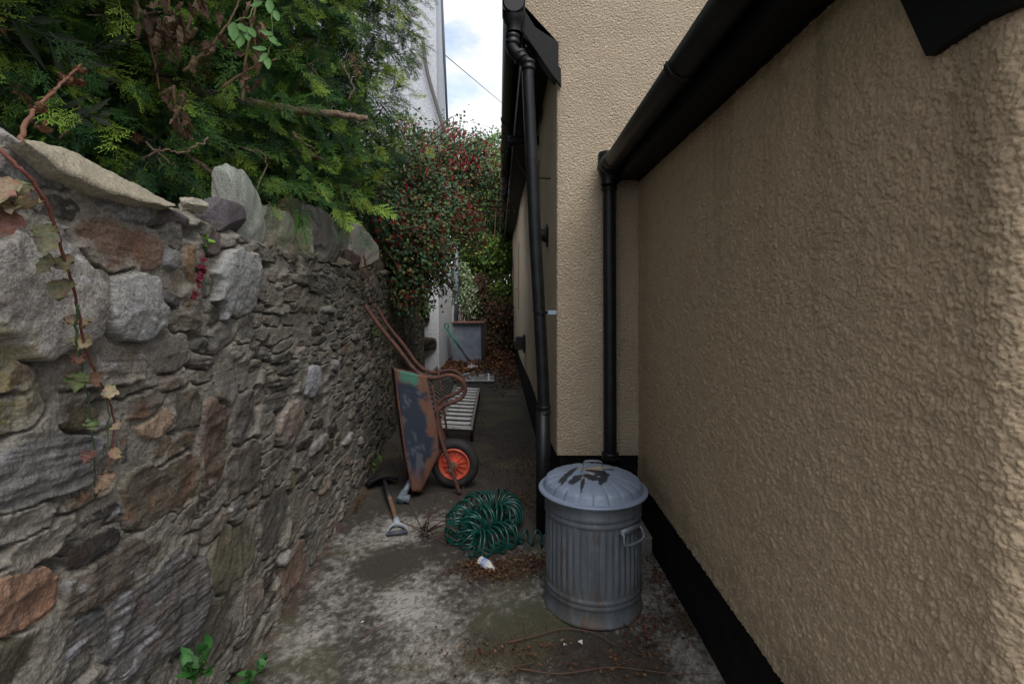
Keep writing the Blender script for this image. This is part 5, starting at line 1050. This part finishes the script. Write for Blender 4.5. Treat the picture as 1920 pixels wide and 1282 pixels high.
for k in range(74):
    s_ = random.choice(STM[:6]); i = random.randrange(len(s_)-1); t_ = random.random(); px = s_[i][0]*(1-t_)+s_[i+1][0]*t_+random.gauss(0, 14); py = s_[i][1]*(1-t_)+s_[i+1][1]*t_
    if py < -10: continue
    lf(dc, P(px, py, 1.95+random.uniform(-.06, .06)), (random.uniform(-.35, .35), random.uniform(-.3, .3), -1), rvec(1), random.uniform(.05, .11), random.uniform(.018, .035), random.choice([(124, 102, 82), (104, 84, 66), (142, 120, 98), (92, 72, 58)]), random.uniform(.3, 1.2), 1.1, random.uniform(-1.2, 1.2))
gs = thing('green_climber_shoot', 'fresh green compound leaves drooping among the dead brown climber', 'climber', P(460, 60, 1.95))
stemtube([P(480, -10, 1.95), P(470, 30, 1.94), P(455, 34, 1.92), P(440, 40, 1.9)], .003, (110, 130, 70), gs)
stemtube([P(500, -10, 1.95), P(510, 40, 1.94), P(508, 80, 1.92), P(500, 110, 1.9)], .003, (90, 110, 60), gs)
for px, py, ln, d_ in ((438, 42, .095, (.1, 0, -1)), (452, 56, .09, (.0, 0, -1)), (462, 50, .075, (.2, 0, -1)), (448, 44, .06, (.5, 0, -.8)), (468, 52, .06, (.5, 0, -1)), (500, 92, .05, (-.9, 0, -.1)), (506, 66, .06, (.5, 0, -.9)), (510, 80, .05, (.9, 0, -.5)), (500, 108, .06, (.2, 0, -1)), (500, 100, .05, (-.5, 0, -.9)), (512, 66, .05, (-.7, 0, .1)), (505, 0, .07, (.1, 0, -1)), (492, 4, .05, (-.6, 0, -.4)), (515, 20, .06, (.3, 0, -1))):
    m_ = MB(); m_.cc = s2l((88, 128, 72)); m_.leaf(P(px, py, 1.9), d_, (.2, -1, .3), ln, ln*.42, .5, .35, 8, .2); m_.build('leaf', M['leaf'], gs, vc=True)
# weeds
def weed(name, label, base, n, h, ln, col, lean=(.3, 0, 1), w=.45):
    t_ = thing(name, label, 'weed', base, 'weeds and seedlings along the wall')
    for k in range(n):
        tip = Vector(base)+Vector((lean[0]*h*random.uniform(.3, 1)+random.gauss(0, h*.25), lean[1]*h+random.gauss(0, h*.2), h*random.uniform(.4, 1))); s_ = spline([Vector(base), Vector(base).lerp(tip, .5)+Vector((0, 0, h*.12)), tip], 5)
        m_ = MB(); m_.cc = s2l((84, 110, 58)); m_.tube(s_, .0018, 6).build('stem', M['stem'], t_, vc=True)
        for j in range(4):
            p_ = s_[int(len(s_)*(.3+.22*j)) % len(s_)]; m_ = MB(); kk = random.uniform(.75, 1.2); m_.cc = tuple(x*kk for x in s2l(col)); m_.leaf(p_, Vector((random.uniform(-1, 1), random.uniform(-1, .4), random.uniform(-.1, .7))), (0, -.3, 1), ln*random.uniform(.6, 1.1), ln*w, .4, .3, 8, .2); m_.build('leaf', M['leaf'], t_, vc=True)
    return t_
g0 = W(362, 1235, .13); weed('green_weed', 'leafy green weed growing at the foot of the wall nearest the bottom left', (g0.x, g0.y, g0.z-.08), 7, .15, .055, (52, 100, 46), (.35, -.1, 1))
g0 = W(462, 1225, .09); weed('green_weed', 'thin sow thistle weed rooted where the wall meets the concrete', (g0.x, g0.y, .01), 4, .13, .045, (58, 106, 52), (.35, 0, 1))
g0 = G(500, 1262); weed('green_weed', 'small round leaved weed sprouting out of the pale concrete', (g0.x-.02, g0.y, .005), 2, .05, .04, (48, 94, 54), (.3, 0, 1), .8)
g0 = G(700, 892); weed('green_weed', 'small weed at the wall foot behind the shovel blade', (g0.x, g0.y, .01), 4, .14, .05, (88, 122, 54), (.1, 0, 1))
g0 = W(388, 470, .03); weed('wall_seedling', 'little green seedling in a mortar joint below the dark brick', g0, 2, .06, .03, (110, 148, 62), (.1, 0, 1))
g0 = W(700, 640, .03); weed('wall_fern', 'small fern tuft growing from the wall under the barrow handles', g0, 7, .12, .06, (88, 112, 50), (.4, -.3, .4), .25)
rc = thing('red_creeper', 'tiny crimson creeper trailing down the joint beside the ochre stone', 'creeper', W(368, 560, .03))
stemtube([W(382, 478, .05), W(376, 505, .05), W(372, 535, .05), W(367, 562, .05)], .0016, (120, 40, 56), rc)
for k in range(22):
    t_ = random.random(); lf(rc, W(382-15*t_+random.gauss(0, 2.5), 482+78*t_, .055), (random.uniform(-1, 1), -.2, -1), (.6, -.8, .2), .016, .013, (112, 36, 52), .6, .3)
dr = thing('dried_seed_stalks', 'dried brown seed stalks hanging from the wall beside the last coping stone', 'dead plant', W(686, 470, .05))
for a in ([(680, 478), (676, 500), (672, 520)], [(682, 478), (690, 510), (694, 545), (700, 580)], [(681, 480), (685, 500), (688, 520)]): stemtube([W(p0_, p1_, .06) for p0_, p1_ in a], .003, (130, 92, 66), dr)
for k in range(18): t_ = random.random(); lf(dr, W(682+16*t_, 482+95*t_, .07), (random.uniform(-1, 1), 0, -1), rvec(1), .03, .012, (128, 88, 62), 1, .5)
